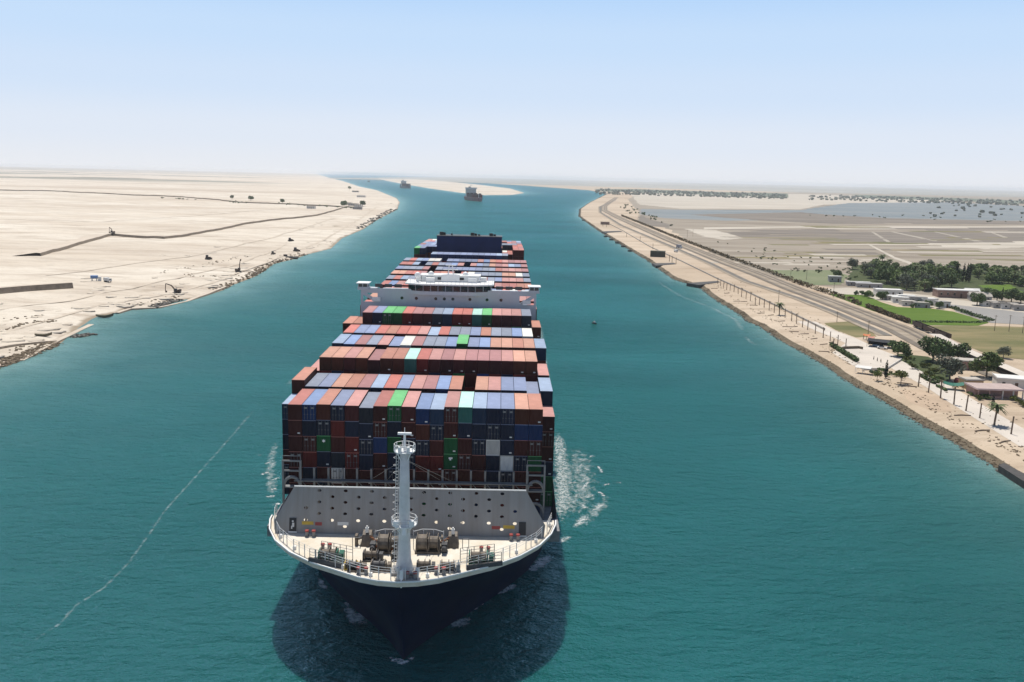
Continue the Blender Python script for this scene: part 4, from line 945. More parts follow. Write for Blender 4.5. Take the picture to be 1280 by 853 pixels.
foam('foam_line', G([(-140, 930), (-20, 850), (0, 838), (35, 806), (75, 780), (95, 757), (130, 735), (160, 705), (185, 670), (205, 640), (250, 590), (290, 545), (320, 510), (345, 478)]), [.75, .7, .65, .75, .9, 1.1], FM3)
foam('foam_line', G([(390, 458), (375, 470), (350, 488)]), [3, 3], FM3)
foam('foam_line', G([(818, 342), (826, 355), (850, 370), (890, 385), (920, 400), (932, 420), (945, 430), (965, 440)]), [2, 2.5, 3, 3, 4, 4], foam_material('foam_shore', 0.05, 0.25, wide=.4, amax=.35))
foam('foam_line', G([(930, 418), (938, 428), (955, 436)]), [1.5, 3.0, 1.2], foam_material('foam_patch', 0.04, 0.5, wide=.3, amax=.6))
foam('stern_wake', [shipw(2, 366, 0)[:2], shipw(3, 460, 0)[:2], shipw(8, 620, 0)[:2], shipw(20, 900, 0)[:2]], [14, 20, 26, 34], foam_material('foam_stern', -0.05, 0.12, (1, .4, 1), (0.42, 0.55, 0.58)), z=0.08)
# ================================================================== PLANTS
M_BARK = mat('palm_bark', (0.17, 0.125, 0.09), 0.95, 0.3, 2.0); M_BARK2 = mat('grey_bark', (0.16, 0.13, 0.10), 0.95, 0.3, 2.0)
def leafmat(nm, c, v=0.55): return mat(nm, tuple(x*(1-v) for x in c), 0.75, 0.2, 0.8, col2=tuple(x*(1+v) for x in c), spec=0.25, rand=0.25)
L_DARK = leafmat('leaf_dark', (0.095, 0.138, 0.05)); L_MID = leafmat('leaf_mid', (0.13, 0.18, 0.055)); L_YEL = leafmat('leaf_yellow', (0.13, 0.15, 0.035)); L_GREY = leafmat('leaf_grey', (0.10, 0.115, 0.08)); L_PALM = leafmat('palm_leaf', (0.095, 0.12, 0.048)); L_DRY = leafmat('dry_leaf', (0.11, 0.085, 0.045)); L_CYP = leafmat('cypress_leaf', (0.016, 0.032, 0.016))
def crown_mb(lobes, n, s0, s1, seed):
    rr = random.Random(seed); q = MB(); wt = [a*b*c for _, _, _, a, b, c in lobes]
    for _ in range(n):
        x, y, z, a, b, c = rr.choices(lobes, wt)[0]
        d_ = Vector((rr.gauss(0, 1), rr.gauss(0, 1), rr.gauss(0, 1))).normalized()*(rr.random()**0.4)
        p = Vector((x+d_.x*a, y+d_.y*b, z+d_.z*c)); s_ = rr.uniform(s0, s1)
        e1 = Vector((rr.gauss(0, 1), rr.gauss(0, 1), rr.gauss(0, .6))).normalized(); e2 = e1.cross(Vector((rr.gauss(0, 1), rr.gauss(0, 1), rr.gauss(0, 1)))).normalized()
        q._add([p-e1*s_, p-e2*s_*.6, p+e1*s_, p+e2*s_*.6], [(0, 1, 2, 3)])
    return q
def proto_tree(name, lobes, n, s0, s1, th, tr, leaf, seed, bark=None):
    o = empty(name, (0, 0, 0)); q = MB(); rr = random.Random(seed)
    q.cyl((0, 0, -.3), (0.1, 0, th), tr, tr*.6, 7)
    for x, y, z, a, b, c in lobes[:4]: q.cyl((0.05, 0, th*.75), (x*.8, y*.8, z), tr*.45, tr*.15, 5)
    q.build('trunk', bark or M_BARK2, o); crown_mb(lobes, n, s0, s1, seed).build('crown', leaf, o); return o
def fronds(q, n, L_, z0, rr, droop=1.0, up=0.6):
    for i in range(n):
        t = 2*math.pi*(i+rr.random()*.6)/n; el = rr.uniform(-.35, up+.4); l_ = L_*rr.uniform(.75, 1.1); prev = None; K = 6
        for k in range(K+1):
            s_ = k/K; r_ = l_*s_*math.cos(el*(1-s_*.6)); h = l_*s_*math.sin(el)-droop*l_*.55*s_*s_; w = .42*math.sin(math.pi*(.12+.86*s_))*L_/3.2
            c = Vector((r_*math.cos(t), r_*math.sin(t), z0+h)); sd = Vector((-math.sin(t), math.cos(t), 0))*w
            cur = (c-sd-Vector((0, 0, w*.5)), c, c+sd-Vector((0, 0, w*.5)))
            if prev and rr.random() < .93: q._add([prev[0], prev[1], prev[2], cur[0], cur[1], cur[2]], [(0, 1, 4, 3), (1, 2, 5, 4)])
            prev = cur
def proto_palm(name, h, L_, n, seed, leaf, r=.26, lean=.3):
    o = empty(name, (0, 0, 0)); rr = random.Random(seed); q = MB(); pts = [(lean*(k/6)**2, 0, h*k/6-.2) for k in range(7)]
    q.loft([[(p[0]+rad*math.cos(t), p[1]+rad*math.sin(t), p[2]+(0.12 if k % 2 else 0)) for t in np.linspace(0, 2*math.pi, 8, endpoint=False)] for k, (p, rad) in enumerate(zip(pts, [r*1.35, r, r*1.08, r*.95, r*1.05, r*.95, r*1.15]))])
    q.build('trunk', M_BARK, o)
    if n:
        q = MB(); fronds(q, n, L_, h-.15, rr); 
        for _ in range(max(2, n//4)):
            t = rr.random()*6.28; q._add([(lean, 0, h-.2), (lean+.9*L_*.3*math.cos(t), .9*L_*.3*math.sin(t), h-L_*.5), (lean+L_*.3*math.cos(t+.4), L_*.3*math.sin(t+.4), h-L_*.45)], [(0, 1, 2)])
        q.build('crown', leaf, o)
    return o
def lobes(seed, n, w, h, z): rr = random.Random(seed); return [(rr.uniform(-w, w)*.55, rr.uniform(-w, w)*.55, z+rr.uniform(-h, h)*.5, w*rr.uniform(.45, .7), w*rr.uniform(.45, .7), h*rr.uniform(.4, .65)) for _ in range(n)]
PROTO = {
 'broad': proto_tree('broad_tree', lobes(1, 7, 4.6, 3.2, 5.0), 1500, .3, .68, 3.2, .35, L_DARK, 11),
 'broad2': proto_tree('broad_tree', lobes(2, 6, 4.2, 3.6, 5.2), 1400, .3, .68, 3.0, .32, L_MID, 12),
 'grey': proto_tree('grey_tree', lobes(3, 7, 4.4, 3.8, 5.0), 1200, .28, .62, 2.8, .32, L_GREY, 13),
 'young': proto_tree('young_tree', lobes(4, 4, 2.2, 1.5, 3.4), 420, .18, .4, 2.2, .14, L_YEL, 14),
 'shrub': proto_tree('shrub', lobes(5, 4, 1.5, 1.0, 1.0), 260, .16, .36, .6, .12, L_MID, 15),
 'yshrub': proto_tree('shrub', lobes(6, 4, 1.6, 1.1, 1.1), 260, .16, .36, .6, .12, L_YEL, 16),
 'dshrub': proto_tree('shrub', lobes(8, 4, 1.7, 1.1, 1.1), 260, .18, .4, .6, .12, L_DARK, 18),
 'cypress': proto_tree('cypress', [(0, 0, 2.5, 1.1, 1.1, 2.2), (0, 0, 5, 1.2, 1.2, 2.6), (.1, 0, 8, .8, .8, 2.4), (0, 0, 10, .4, .4, 1.5)], 700, .2, .45, 2.5, .25, L_CYP, 17),
 'palm': proto_palm('date_palm', 6.2, 3.4, 22, 21, L_PALM), 'palm2': proto_palm('date_palm', 8.4, 3.6, 24, 22, L_PALM, lean=.8),
 'bare': proto_palm('bare_palm', 5.0, 1.0, 0, 23, L_DRY, r=.2, lean=.05), 'tuft': proto_palm('tufted_palm', 5.6, 1.4, 9, 24, L_DRY, r=.2, lean=.15)}
USED = {}
def plant(key, px, py, label, cat, group=None, s=1.0, z=None, world=None, sz=None):
    P = at(px, py, GZ) if world is None else np.array([*world, GZ]); zz = GZ if z is None else z
    if callable(z): P = at(px, py, 3.5); zz = z(P)
    o = copy_tree(PROTO[key]) if key in USED else PROTO[key]; USED[key] = 1
    o.location = (P[0], P[1], zz); o.rotation_euler = (random.uniform(-.03, .03), random.uniform(-.03, .03), random.uniform(0, 6.28)); s *= random.uniform(.93, 1.07); o.scale = (s, s, (sz or 1)*s)
    return tag(o, label, cat, group)
row = [(897, 355), (900.5, 357.7), (904.3, 359.7), (908.2, 362.6), (912.5, 363.6), (917.4, 365), (922.6, 367.8), (926.8, 371.3, 't'), (932.4, 374), (937.8, 376.5, 't'), (944, 381.5), (949, 381.6), (955, 384.4), (961.3, 388.2, 't'), (967.6, 391), (981.2, 397.3), (989.4, 401.6), (995.6, 404.7, 't'), (1002.9, 409.3), (1009.5, 412.5), (1019, 417.3), (1028.8, 422), (1037.6, 426.5), (1047, 431.5), (1057, 435.8), (1041.3, 435.6), (1147.7, 483.5), (1160.4, 491), (1175.5, 498, 't'), (1192.2, 506, 't'), (1207.3, 514), (1224.5, 523), (1263.8, 543)]
for i, r_ in enumerate(row):
    t = len(r_) > 2
    if i < 26: lb = f'{"tufted" if t else "bare"} palm trunk on the sandy bank, {ordinal(i+1)} counting from the dark jetty'
    else: lb = f'{"tufted" if t else "bare"} palm trunk beside the pale promenade, {ordinal(i-25)} after the white terrace'
    plant('tuft' if t else 'bare', r_[0], r_[1], lb, 'palm', 'palms planted along the shore promenade', s=1.0 if i < 26 else 1.12)
plant('palm', 974, 394, 'palm with a dense dark round crown standing in the row of bare trunks', 'palm', s=1.0)
plant('palm', 1242.7, 532, 'full-crowned green date palm on the sand near the pink pavilion', 'palm', s=1.05)
for i, (x, y, w) in enumerate([(753.5, 283, 'tallest, before the brown hut'), (758, 284, 'shorter, beside the tallest far trunk'), (783, 296.5, 'beyond the mooring stones'), (800, 302, 'midway along the far wall'), (816, 311.5, 'just behind the olive shed'), (836.7, 327, 'left one of three by the olive shed'), (840, 328.3, 'middle one of three by the olive shed'), (845, 329.8, 'right one of three by the olive shed')]):
    plant('bare', x, y, 'distant bare palm trunk, '+w, 'palm', 'far palm trunks along the bank', s=1.5 if i == 0 else 1.2)
TREES = [('broad', 1122, 446, 'round dark tree beside the black shade canopy', 1.0), ('broad', 1166, 452, 'widest dark spreading tree behind the yellow garden', 1.35), ('broad', 1197, 452, 'dark tree partly hiding a small white tower near the railway wall', 1.1), ('grey', 1187, 476, 'grey-green tree leaning over the green awning', 1.15), ('broad2', 1233, 472, 'fresh green round tree behind the tan shed', 1.25),
 ('young', 1126, 481, 'small yellow-green tree alone on the sand by the terrace', 1.25), ('cypress', 1107, 473, 'narrow dark cypress at the terrace corner', .62), ('young', 1096, 476, 'short young tree left of the dark cypress on the bank', .8)]
for k, x, y, lb, s in TREES: plant(k, x, y, lb, 'tree', s=s)
for i in range(26):
    x = random.uniform(1128, 1176); y = 446+(x-1128)*.55+random.uniform(-4, 9)
    plant(random.choice(['yshrub', 'yshrub', 'shrub', 'dshrub']), x, y, 'garden shrub in the yellow-green garden beside the promenade', 'shrub', 'garden shrubs', s=random.uniform(.7, 1.2))
for i in range(16):
    x = random.uniform(1213, 1238); y = 489+(x-1213)*.42+random.uniform(-1, 7); plant(random.choice(['shrub', 'dshrub', 'yshrub']), x, y, 'low green shrub in the kerbed bed before the pink pavilion', 'shrub', 'shrubs in the kerbed bed', s=random.uniform(.5, .9))
for i in range(9): plant(random.choice(['dshrub', 'shrub', 'yshrub']), 1091+i*4.6, 466+random.uniform(-2, 3)+i*.6, 'leafy shrub along the lower edge of the white terrace', 'shrub', 'shrubs below the terrace', s=random.uniform(.7, 1.1))
for i in range(6): plant('yshrub', 1266+i*4, 501+i*2.2, 'olive shrub at the right end of the pink pavilion', 'shrub', 'shrubs by the pavilion', s=1.0)
plant('cypress', 1240.5, 512, 'dark clipped conifer in front of the pink pavilion', 'tree', s=.5)
# groves around the farm houses
def inpoly(n, poly, seed):
    rr = random.Random(seed); xs = [p[0] for p in poly]; ys = [p[1] for p in poly]; out = []
    while len(out) < n:
        x, y = rr.uniform(min(xs), max(xs)), rr.uniform(min(ys), max(ys)); ins = False
        for (a, b), (c, d_) in zip(poly, poly[1:]+poly[:1]):
            if (b > y) != (d_ > y) and x < (c-a)*(y-b)/(d_-b)+a: ins = not ins
        if ins: out.append((x, y))
    return out
for i, (x, y) in enumerate(inpoly(80, [(1062, 338), (1070, 335), (1130, 337), (1200, 342), (1195, 362), (1150, 366), (1105, 357), (1062, 349)], 3)):
    k = random.choice(['palm', 'palm2', 'broad', 'broad2', 'broad', 'grey', 'broad2']); kd_ = {'palm': 'date palm', 'palm2': 'date palm', 'broad': 'dark broadleaf tree', 'broad2': 'mid green broadleaf tree', 'grey': 'dusty grey-green tree'}[k]
    plant(k, x, y, f'{kd_} in the dense grove beyond the bright green field', 'tree', 'trees of the farm grove', s=random.uniform(.9, 1.5))
for i, (x, y) in enumerate(inpoly(64, [(1214, 340), (1300, 342), (1300, 362), (1262, 356), (1220, 355)], 5)):
    k = random.choice(['palm2', 'broad', 'broad2', 'broad2', 'dshrub']); kd_ = {'palm2': 'date palm', 'broad': 'dark broadleaf tree', 'broad2': 'mid green broadleaf tree', 'dshrub': 'dark shrub'}[k]
    plant(k, x, y, f'{kd_} in the orchard right of the tall dark conifers', 'tree', 'orchard trees', s=random.uniform(.8, 1.2))
for x, y, lb in ((1195, 351, 'left and slimmest of the tall dark conifers'), (1203, 352.5, 'middle one of the tall dark conifers'), (1207.5, 353, 'thickest tall dark conifer, second from the right'), (1211, 353.5, 'rightmost of the tall dark conifers beside the orchard')): plant('cypress', x, y, lb, 'conifer', 'tall conifers', s=1.25, sz=1.1)
for x, y, k, s, lb in ((1236, 376, 'broad', 1.2, 'large dark tree behind the row of grey houses'), (1246, 377, 'broad', 1.0, 'dark tree second right of the white gabled house'), (1252, 376, 'cypress', .8, 'small dark conifer between two round dark trees'), (1264, 378, 'broad', 1.2, 'dark round tree near the picture edge above grey houses'), (1276, 380, 'broad', 1.1, 'dark tree at the right border above the grey houses'), (1221, 382, 'broad', 1.1, 'rounded dark tree at the end of the field track'), (1080, 371, 'dshrub', 1.9, 'thick dark bush at the head of the bright field'), (1086, 373, 'broad2', .7, 'small bushy tree right of the thick dark bush'), (1073, 369, 'dshrub', 1.7, 'rounded bush left of the thick dark bush'), (1103, 375, 'broad', .8, 'dark tree in front of the white-roofed house'), (1133, 363, 'grey', 1.4, 'large pale grey-green tree among the village roofs'), (1142, 385, 'dshrub', 1.5, 'dark bush at the village corner of the bright field'), (1160, 384, 'broad', .6, 'small dark tree near the right village houses'), (1174, 386, 'broad', .6, 'dark small tree at the edge of the ploughed field'), (1254, 448, 'grey', .7, 'grey bush on the meadow above the railway wall'), (1045, 347, 'broad', .8, 'dark tree by the posted farm shed')):
    plant(k, x, y, lb, 'tree', s=s)
for i, (x, y) in enumerate(inpoly(26, [(1100, 374), (1140, 382), (1175, 384), (1170, 378), (1110, 368)], 9)): plant('dshrub', x, y, 'dark scrub between the village houses', 'shrub', 'village scrub', s=random.uniform(.6, 1.2))
for i, (x, y) in enumerate(inpoly(34, [(770, 262), (800, 272), (840, 284), (838, 280), (800, 264), (782, 254)], 10)): plant('dshrub', x, y, 'far scrub bush on the marsh edge beside the railway', 'shrub', 'marsh scrub', s=random.uniform(1.2, 2.4))
for i, (x, y) in enumerate(inpoly(60, [(880, 300), (960, 330), (1060, 360), (1090, 333), (950, 310)], 12)): plant('dshrub', x, y, 'small dark bush scattered on the tan flats', 'shrub', 'flat scrub', s=random.uniform(.5, 1.1))
for i, (x, y) in enumerate(inpoly(22, [(1000, 270), (1290, 280), (1290, 272), (1060, 268)], 13)): plant('dshrub', x, y, 'dark bush on the far lagoon shore', 'shrub', 'lagoon shore bushes', s=random.uniform(1.0, 2.0))
def hedge(px, h, w, m, label, n, zf=None, off=0, s=(.25, .55), k3=0):
    P = G(px) if off == 0 else None; q = MB(); L_ = [np.linalg.norm(b-a) for a, b in zip(P[:-1], P[1:])]
    for _ in range(n):
        i = random.choices(range(len(L_)), L_)[0]; t = random.random(); c = P[i]+(P[i+1]-P[i])*t; e = (P[i+1]-P[i])/L_[i]; nn = np.array([-e[1], e[0]])
        c = c+nn*random.uniform(-w, w)/2; z = (zf(c) if zf else GZ)+h*random.random()**.8*random.uniform(.75, 1.1); d_ = random.uniform(*s)
        e1 = Vector((random.gauss(0, 1), random.gauss(0, 1), random.gauss(0, .7))).normalized(); e2 = e1.cross(Vector((random.gauss(0, 1), random.gauss(0, 1), random.gauss(0, 1)))).normalized(); p = Vector((c[0], c[1], z))
        q._add([p-e1*d_, p-e2*d_*.7, p+e1*d_, p+e2*d_*.7], [(0, 1, 2, 3)])
    return tag(q.build('hedge', m), label, 'hedge')
hedge([(1038, 438), (1047, 444), (1058, 451), (1071, 459)], 2.0, 1.6, L_DARK, 'clipped dark green hedge along the water side of the white terrace', 1500)
hedge([(1150, 477), (1158, 482), (1168, 487)], 1.3, 1.2, L_DARK, 'low dark hedge beside the promenade below the garden', 500)
hedge([(1171, 490), (1182, 496)], .9, 1.0, L_DARK, 'short low hedge strip after the taller promenade hedge', 200)
hedge([(777, 271.5), (800, 281), (840.6, 298), (906, 324), (958, 343), (1000, 359.5), (1048, 375.5), (1075, 386)], 3.0, 3.2, L_DRY, 'long dark brown-green hedge along the railway beyond the road', 4200, s=(.5, 1.3))
hedge([(1083, 388.5), (1114, 401), (1136, 409)], 2.6, 2.6, L_DRY, 'shorter dark hedge between the railway and the bright green field', 1200, s=(.4, .9))
hedge([(1140, 407.5), (1180, 408), (1222, 408.5), (1240, 405)], 1.0, 3, L_DARK, 'thin dark hedge at the foot of the bright green field', 700, s=(.3, .6))
hedge([(1189, 389), (1205, 395), (1222, 401), (1238, 405)], 1.2, 5, L_DARK, 'dark overgrown ditch bank between green and grey fields', 700, s=(.3, .8))
# far woods across the lagoon: one mass
q = MB()
sheet('far_plantation', [(742, 236.5), (800, 236.8), (900, 240.3), (985, 242.3), (985, 247), (900, 244), (800, 240.8), (752, 239.6)], M_FAR)
sheet('far_plantation', [(1065, 243.5), (1200, 248), (1300, 252), (1300, 256), (1190, 251), (1080, 248)], M_FAR)
sheet('far_scrub', [(0, 213.5), (90, 216), (170, 219.5), (120, 222), (40, 220)], M_FAR, dz=3.5) if False else None
for x0, x1, n in ((745, 985, 420), (1010, 1080, 60), (1065, 1300, 260), (1160, 1300, 40)):
    for _ in range(n):
        x = random.uniform(x0, x1); y = 234+(x-745)*.0272+random.uniform(2.8, 9.0)
        if x0 == 1160: y = random.uniform(255, 272)
        P = at(x, y, GZ); d_ = np.linalg.norm(P[:2]); r_ = random.uniform(4, 8)*min(1.5, .6+d_/9000); q.blob((P[0], P[1], GZ+r_*.5), r_, 6, .35, .7)
kind(q.build('far_woods', mat('far_tree_green', (0.095, 0.115, 0.085), 0.9, 0.3, 0.02)), 'stuff')

# ================================================================== WALLS, BUILDINGS AND OBJECTS ON THE RIGHT BANK
M_CONC = mat('concrete', (0.36, 0.33, 0.29), 0.9, 0.2, 0.5, bump=0.02); M_DCON = mat('dark_quay', (0.06, 0.055, 0.05), 0.85, 0.3, 0.6); M_PLAST = mat('white_plaster', (0.62, 0.59, 0.54), 0.9, 0.1, 0.5)
M_PINK = mat('pink_plaster', (0.38, 0.235, 0.20), 0.9, 0.12, 0.5); M_TAN = mat('tan_plaster', (0.45, 0.33, 0.18), 0.9, 0.12, 0.5); M_BRICK = mat('dull_brick', (0.27, 0.17, 0.13), 0.9, 0.2, 0.8); M_GHOUSE = mat('grey_render', (0.33, 0.31, 0.29), 0.9, 0.2, 0.4); M_ROOFW = mat('white_roof', (0.66, 0.64, 0.60), 0.85, 0.12, 0.3); M_ROOFG = mat('dust_roof', (0.42, 0.38, 0.33), 0.9, 0.2, 0.3); M_DOOR = mat('brown_door', (0.09, 0.05, 0.03), 0.7, 0.2, 1); M_SHADE = mat('black_net', (0.012, 0.012, 0.014), 0.8, 0.2, 1); M_TARP = mat('green_tarp', (0.015, 0.13, 0.085), 0.6, 0.2, 0.6); M_BRED = mat('dark_red', (0.14, 0.03, 0.03), 0.7, 0.2, 0.8); M_WOOD = mat('weathered_wood', (0.16, 0.125, 0.085), 0.9, 0.3, 1.5); M_IRON = mat('rust_iron', (0.07, 0.045, 0.032), 0.8, 0.35, 0.8)
def wall(name, px, h, th, m, label, cat='wall', off=0.0, z=GZ):
    o = ribbon(name, px, z, [(off, 0), (off, h), (off+th, h), (off+th, 0)], m); return tag(o, label, cat)
wall('promenade_wall', PROM[3:], 1.1, .5, M_CONC, 'long low grey wall running behind the palm trunks', off=0)
emb = [(1176, 425), (1207, 442), (1243, 457.5), (1300, 482)]
wall('retaining_wall', emb, 2.7, .6, M_CONC, 'tall grey-brown retaining wall beside the railway right of the trees')
strip('embankment_track', emb, .6, 6, M_PAVE, h=2.62)
def house(px, py, w, d, h, rz, wm, rm, label, nw=3, flat=True, name='house', door=True):
    P = at(px, py, GZ); o = empty(name, (P[0], P[1], GZ), R(rz)); q = MB(); q.box(-w/2, w/2, 0, d, -.2, h); q.build('wall', wm, o)
    q = MB()
    if flat: q.box(-w/2-.25, w/2+.25, -.25, d+.25, h, h+.25); q.box(-w/2-.25, w/2+.25, -.25, -.05, h+.25, h+.55); q.box(-w/2-.25, -w/2-.05, -.05, d+.25, h+.25, h+.55)
    else: q.loft([[(-w/2-.4, -.4, h), (w/2+.4, -.4, h), (w/2+.4, d/2, h+d*.28), (-w/2-.4, d/2, h+d*.28)], [(-w/2-.4, d+.4, h), (w/2+.4, d+.4, h), (w/2+.4, d/2, h+d*.28+.05), (-w/2-.4, d/2, h+d*.28+.05)]])
    q.build('roof', rm, o)
    for i in range(nw):
        x = -w/2+w*(i+.5)/nw; q = MB(); dr = door and i == nw//2
        q.box(x-.55, x+.55, -.06, .02, 0 if dr else h*.38, h*.7); f = q.build('door' if dr else 'window', M_DOOR if dr else M_GLASS, o)
        q = MB(); q.box(x-.7, x+.7, -.12, .02, h*.7, h*.7+.12); q.build('lintel', M_PLAST, f)
    return tag(o, label, 'house')
house(1197, 373, 26, 11, 5.0, -6, M_BRICK, M_ROOFW, 'long brick building with a bright white flat roof among the trees', 6, name='long_building')
house(1216, 372, 9, 8, 3.6, -10, M_PLAST, M_ROOFW, 'small white gabled house right of the long brick building', 2, False)
house(1226, 377, 13, 9, 3.4, -14, M_GHOUSE, M_ROOFG, 'grey gabled house behind the rounded dark tree', 3, False)
house(1112, 371, 17, 10, 4.2, -8, M_PLAST, M_ROOFW, 'white flat-roofed house left of the village huts', 4)
house(1074, 358, 17, 6, 2.8, -8, M_GHOUSE, M_ROOFW, 'upper long shed with a pale roof left of the grove', 3, name='farm_shed')
house(1087, 360, 18, 6, 2.8, -8, M_GHOUSE, M_ROOFW, 'lower long shed with a pale roof nearest the thick dark bush', 3, name='farm_shed')
house(1044, 353, 9, 6, 4.2, -8, M_GHOUSE, M_ROOFW, 'posted farm shed with a white roof at the left end of the village', 2, name='farm_shed')
for i, (x, y, w, m, lb) in enumerate([(1117, 376, 9, M_GHOUSE, 'leftmost hut of the grey village, beside the white house'), (1126, 379, 10, M_PLAST, 'pale plastered hut, second from the left in the village'), (1134, 376, 11, M_BRICK, 'brown walled hut behind the pale plastered hut'), (1137, 383, 9, M_PLAST, 'pale hut at the very edge of the bright green field'), (1147, 379, 11, M_GHOUSE, 'grey hut under the pale grey-green tree'), (1153, 385, 9, M_GHOUSE, 'low grey hut on the field edge right of the dark bush'), (1163, 380, 10, M_PLAST, 'pale hut close to the long brick building'), (1180, 385, 8, M_PLAST, 'last pale hut before the ploughed field')]): house(x, y, w, 7, random.uniform(2.6, 3.6), random.uniform(-16, 4), m, random.choice([M_ROOFG, M_ROOFW, M_GHOUSE]), lb, 2)
for i, (x, y, w, lb) in enumerate([(1239, 384, 10, 'left grey house in the row above the ploughed field'), (1251, 386, 9, 'middle grey house in the row above the ploughed field'), (1263, 387, 11, 'right grey house in the row above the ploughed field'), (1277, 389, 9, 'grey house at the picture edge above the ploughed field')]): house(x, y, w, 7, 3.2, -8, M_GHOUSE if i % 2 else M_PLAST, M_ROOFG, lb, 2)
house(1218, 487, 6.5, 5.5, 3.3, 4, M_TAN, M_ROOFG, 'small tan yellow shed beside the green awning', 1, name='shed')
house(1212, 463, 11, 8, 3.4, -12, M_PINK, M_ROOFG, 'dusty flat-roofed house behind the tan shed', 3)
house(1270, 487, 13, 9, 3.5, -16, M_PLAST, M_ROOFW, 'white flat-roofed house behind the pink pavilion', 3)
# pink open pavilion
P = at(1254, 499, GZ); pv = empty('pavilion', (P[0], P[1], GZ), R(-2)); tag(pv, 'pink open-fronted pavilion with a flat white-edged roof', 'pavilion')
q = MB(); q.box(-9, 6.5, 3.0, 9.5, -.1, 3.3); q.build('wall', M_PINK, pv)
q = MB(); q.box(-9.6, 7.1, -.6, 10, 3.3, 3.55); q.build('roof', mat('pink_roof', (0.43, 0.335, 0.30), 0.9, 0.12, 0.4), pv); q = MB(); q.box(-9.7, 7.2, -.75, -.6, 3.15, 3.75); q.box(-9.75, -9.6, -.6, 10, 3.15, 3.75); q.build('roof_edge', mat('pale_pink', (0.60, 0.47, 0.45), 0.9, 0.1, 0.4), pv)
for x in (-9, -5.2, -.5, 3.2, 6.6): q = MB(); q.box(x-.2, x+.2, -.4, 0, 0, 3.3); q.build('pillar', M_PINK if x < -5 else M_PLAST, pv)
q = MB(); q.box(-9.2, -.6, -.35, -.1, 0, 1.0); q.build('parapet', M_PINK, pv)
def open_shed(px, py, w, d, h, rz, rm, label, name='canopy', posts=M_IRON, sag=.3):
    P = at(px, py, GZ); o = empty(name, (P[0], P[1], GZ), R(rz)); q = MB(); K = 6
    q.loft([[(-w/2+w*k/K, -d/2, h-sag*math.sin(math.pi*k/K)), (-w/2+w*k/K, d/2, h+.4-sag*math.sin(math.pi*k/K)), (-w/2+w*k/K, d/2, h+.47-sag*math.sin(math.pi*k/K)), (-w/2+w*k/K, -d/2, h+.07-sag*math.sin(math.pi*k/K))] for k in range(K+1)]); q.build('roof', rm, o)
    for x in (-w/2+.2, 0, w/2-.2):
        for y in (-d/2+.2, d/2-.2): q = MB(); q.cyl((x, y, -.1), (x, y, h-.05), .08, n=6); q.build('post', posts, o)
    if name == 'canopy': q = MB(); q.box(-w/2, w/2, d/2-.15, d/2-.05, .3, h+.3); q.build('dark_backing', rm, o)  # hanging back side, added in black to stand in for the dark interior
    return tag(o, label, 'canopy')
open_shed(1101, 434, 12, 6, 2.9, -28, M_SHADE, 'black shade canopy with cars under it beside the round dark tree')
open_shed(1191, 487, 7, 4, 2.3, -20, M_TARP, 'green tarpaulin awning next to the dark red tank', sag=.7, name='awning')
open_shed(1079, 467, 6, 3.6, 2.4, -32, M_ROOFW, 'small white pergola below the terrace at the water side', name='pergola', posts=M_WHITE, sag=.05)
open_shed(1083, 425, 3.2, 2.6, 2.3, -28, mat('orange_cloth', (0.55, 0.17, 0.06), 0.8, 0.15, 1), 'left orange-roofed stall by the black canopy', name='stall')
open_shed(1088.5, 428, 3.0, 2.6, 2.4, -28, mat('pale_red_cloth', (0.50, 0.22, 0.16), 0.8, 0.15, 1), 'right salmon-roofed stall touching the black canopy', name='stall')
P = at(1198, 480, GZ); q = MB(); q.cyl((0, -1.3, 1.1), (0, 1.3, 1.1), 1.1, n=14); o = q.build('tank', M_BRED, None, loc=(P[0], P[1], GZ), rz=R(20)); tag(o, 'dark red round tank between the green awning and tan shed', 'tank'); q = MB(); q.box(-.9, .9, -1.1, -.8, -.1, .5); q.box(-.9, .9, .8, 1.1, -.1, .5); q.build('cradle', M_IRON, o)
# terrace with a low white wall and steps
P0 = G([(1068, 459), (1078, 462), (1108, 462), (1126, 450)])
wall('terrace_wall', [(1071, 459.5), (1080, 463), (1108, 463), (1127, 451)], .9, .3, M_PLAST, 'low white wall round the lower edge of the pale terrace', 'wall')
wall('terrace_wall', [(1049, 438), (1056, 436.5), (1073, 436), (1078, 437)], 1.2, .4, M_WOOD, 'brown timber screen at the upper end of the pale terrace', 'screen')
for i, (x, y) in enumerate(((1092, 450), (1096.5, 452), (1101, 453.5))): plant('cypress', x, y, ('left', 'middle', 'right')[i]+' one of three small potted conifers on the white terrace', 'potted plant', 'terrace pots', s=.16)
# vehicles
def car(px, py, rz, m, label, name='parked_car', s=1.0):
    P = at(px, py, GZ); o = empty(name, (P[0], P[1], GZ+.08), R(rz)); q = MB()
    q.loft([[(-.85*s, y, .35), (.85*s, y, .35), (.85*s, y, z), (-.85*s, y, z)] for y, z in ((-2.1, .75), (-2.0, .9), (-.8, 1.0), (1.5, 1.0), (2.1, .9), (2.15, .7))]); q.build('body', m, o)
    q = MB(); q.loft([[(-.75, -.9, 1.0), (.75, -.9, 1.0), (.75, 1.5, 1.0), (-.75, 1.5, 1.0)], [(-.62, -.3, 1.5), (.62, -.3, 1.5), (.62, 1.0, 1.5), (-.62, 1.0, 1.5)]]); q.build('cabin', M_GLASS, o)
    for x in (-.8, .8):
        for y in (-1.3, 1.3): q = MB(); q.cyl((x-.1, y, .32), (x+.1, y, .32), .32, n=10); q.build('wheel', M_BLACK, o)
    return tag(o, label, 'car')
car(1096.5, 434, 60, mat('blue_car', (0.16, 0.25, 0.36), 0.3, 0.1, 1), 'pale blue car under the black shade canopy'); car(1102.5, 436.5, 60, M_WHITE, 'white car under the black shade canopy')
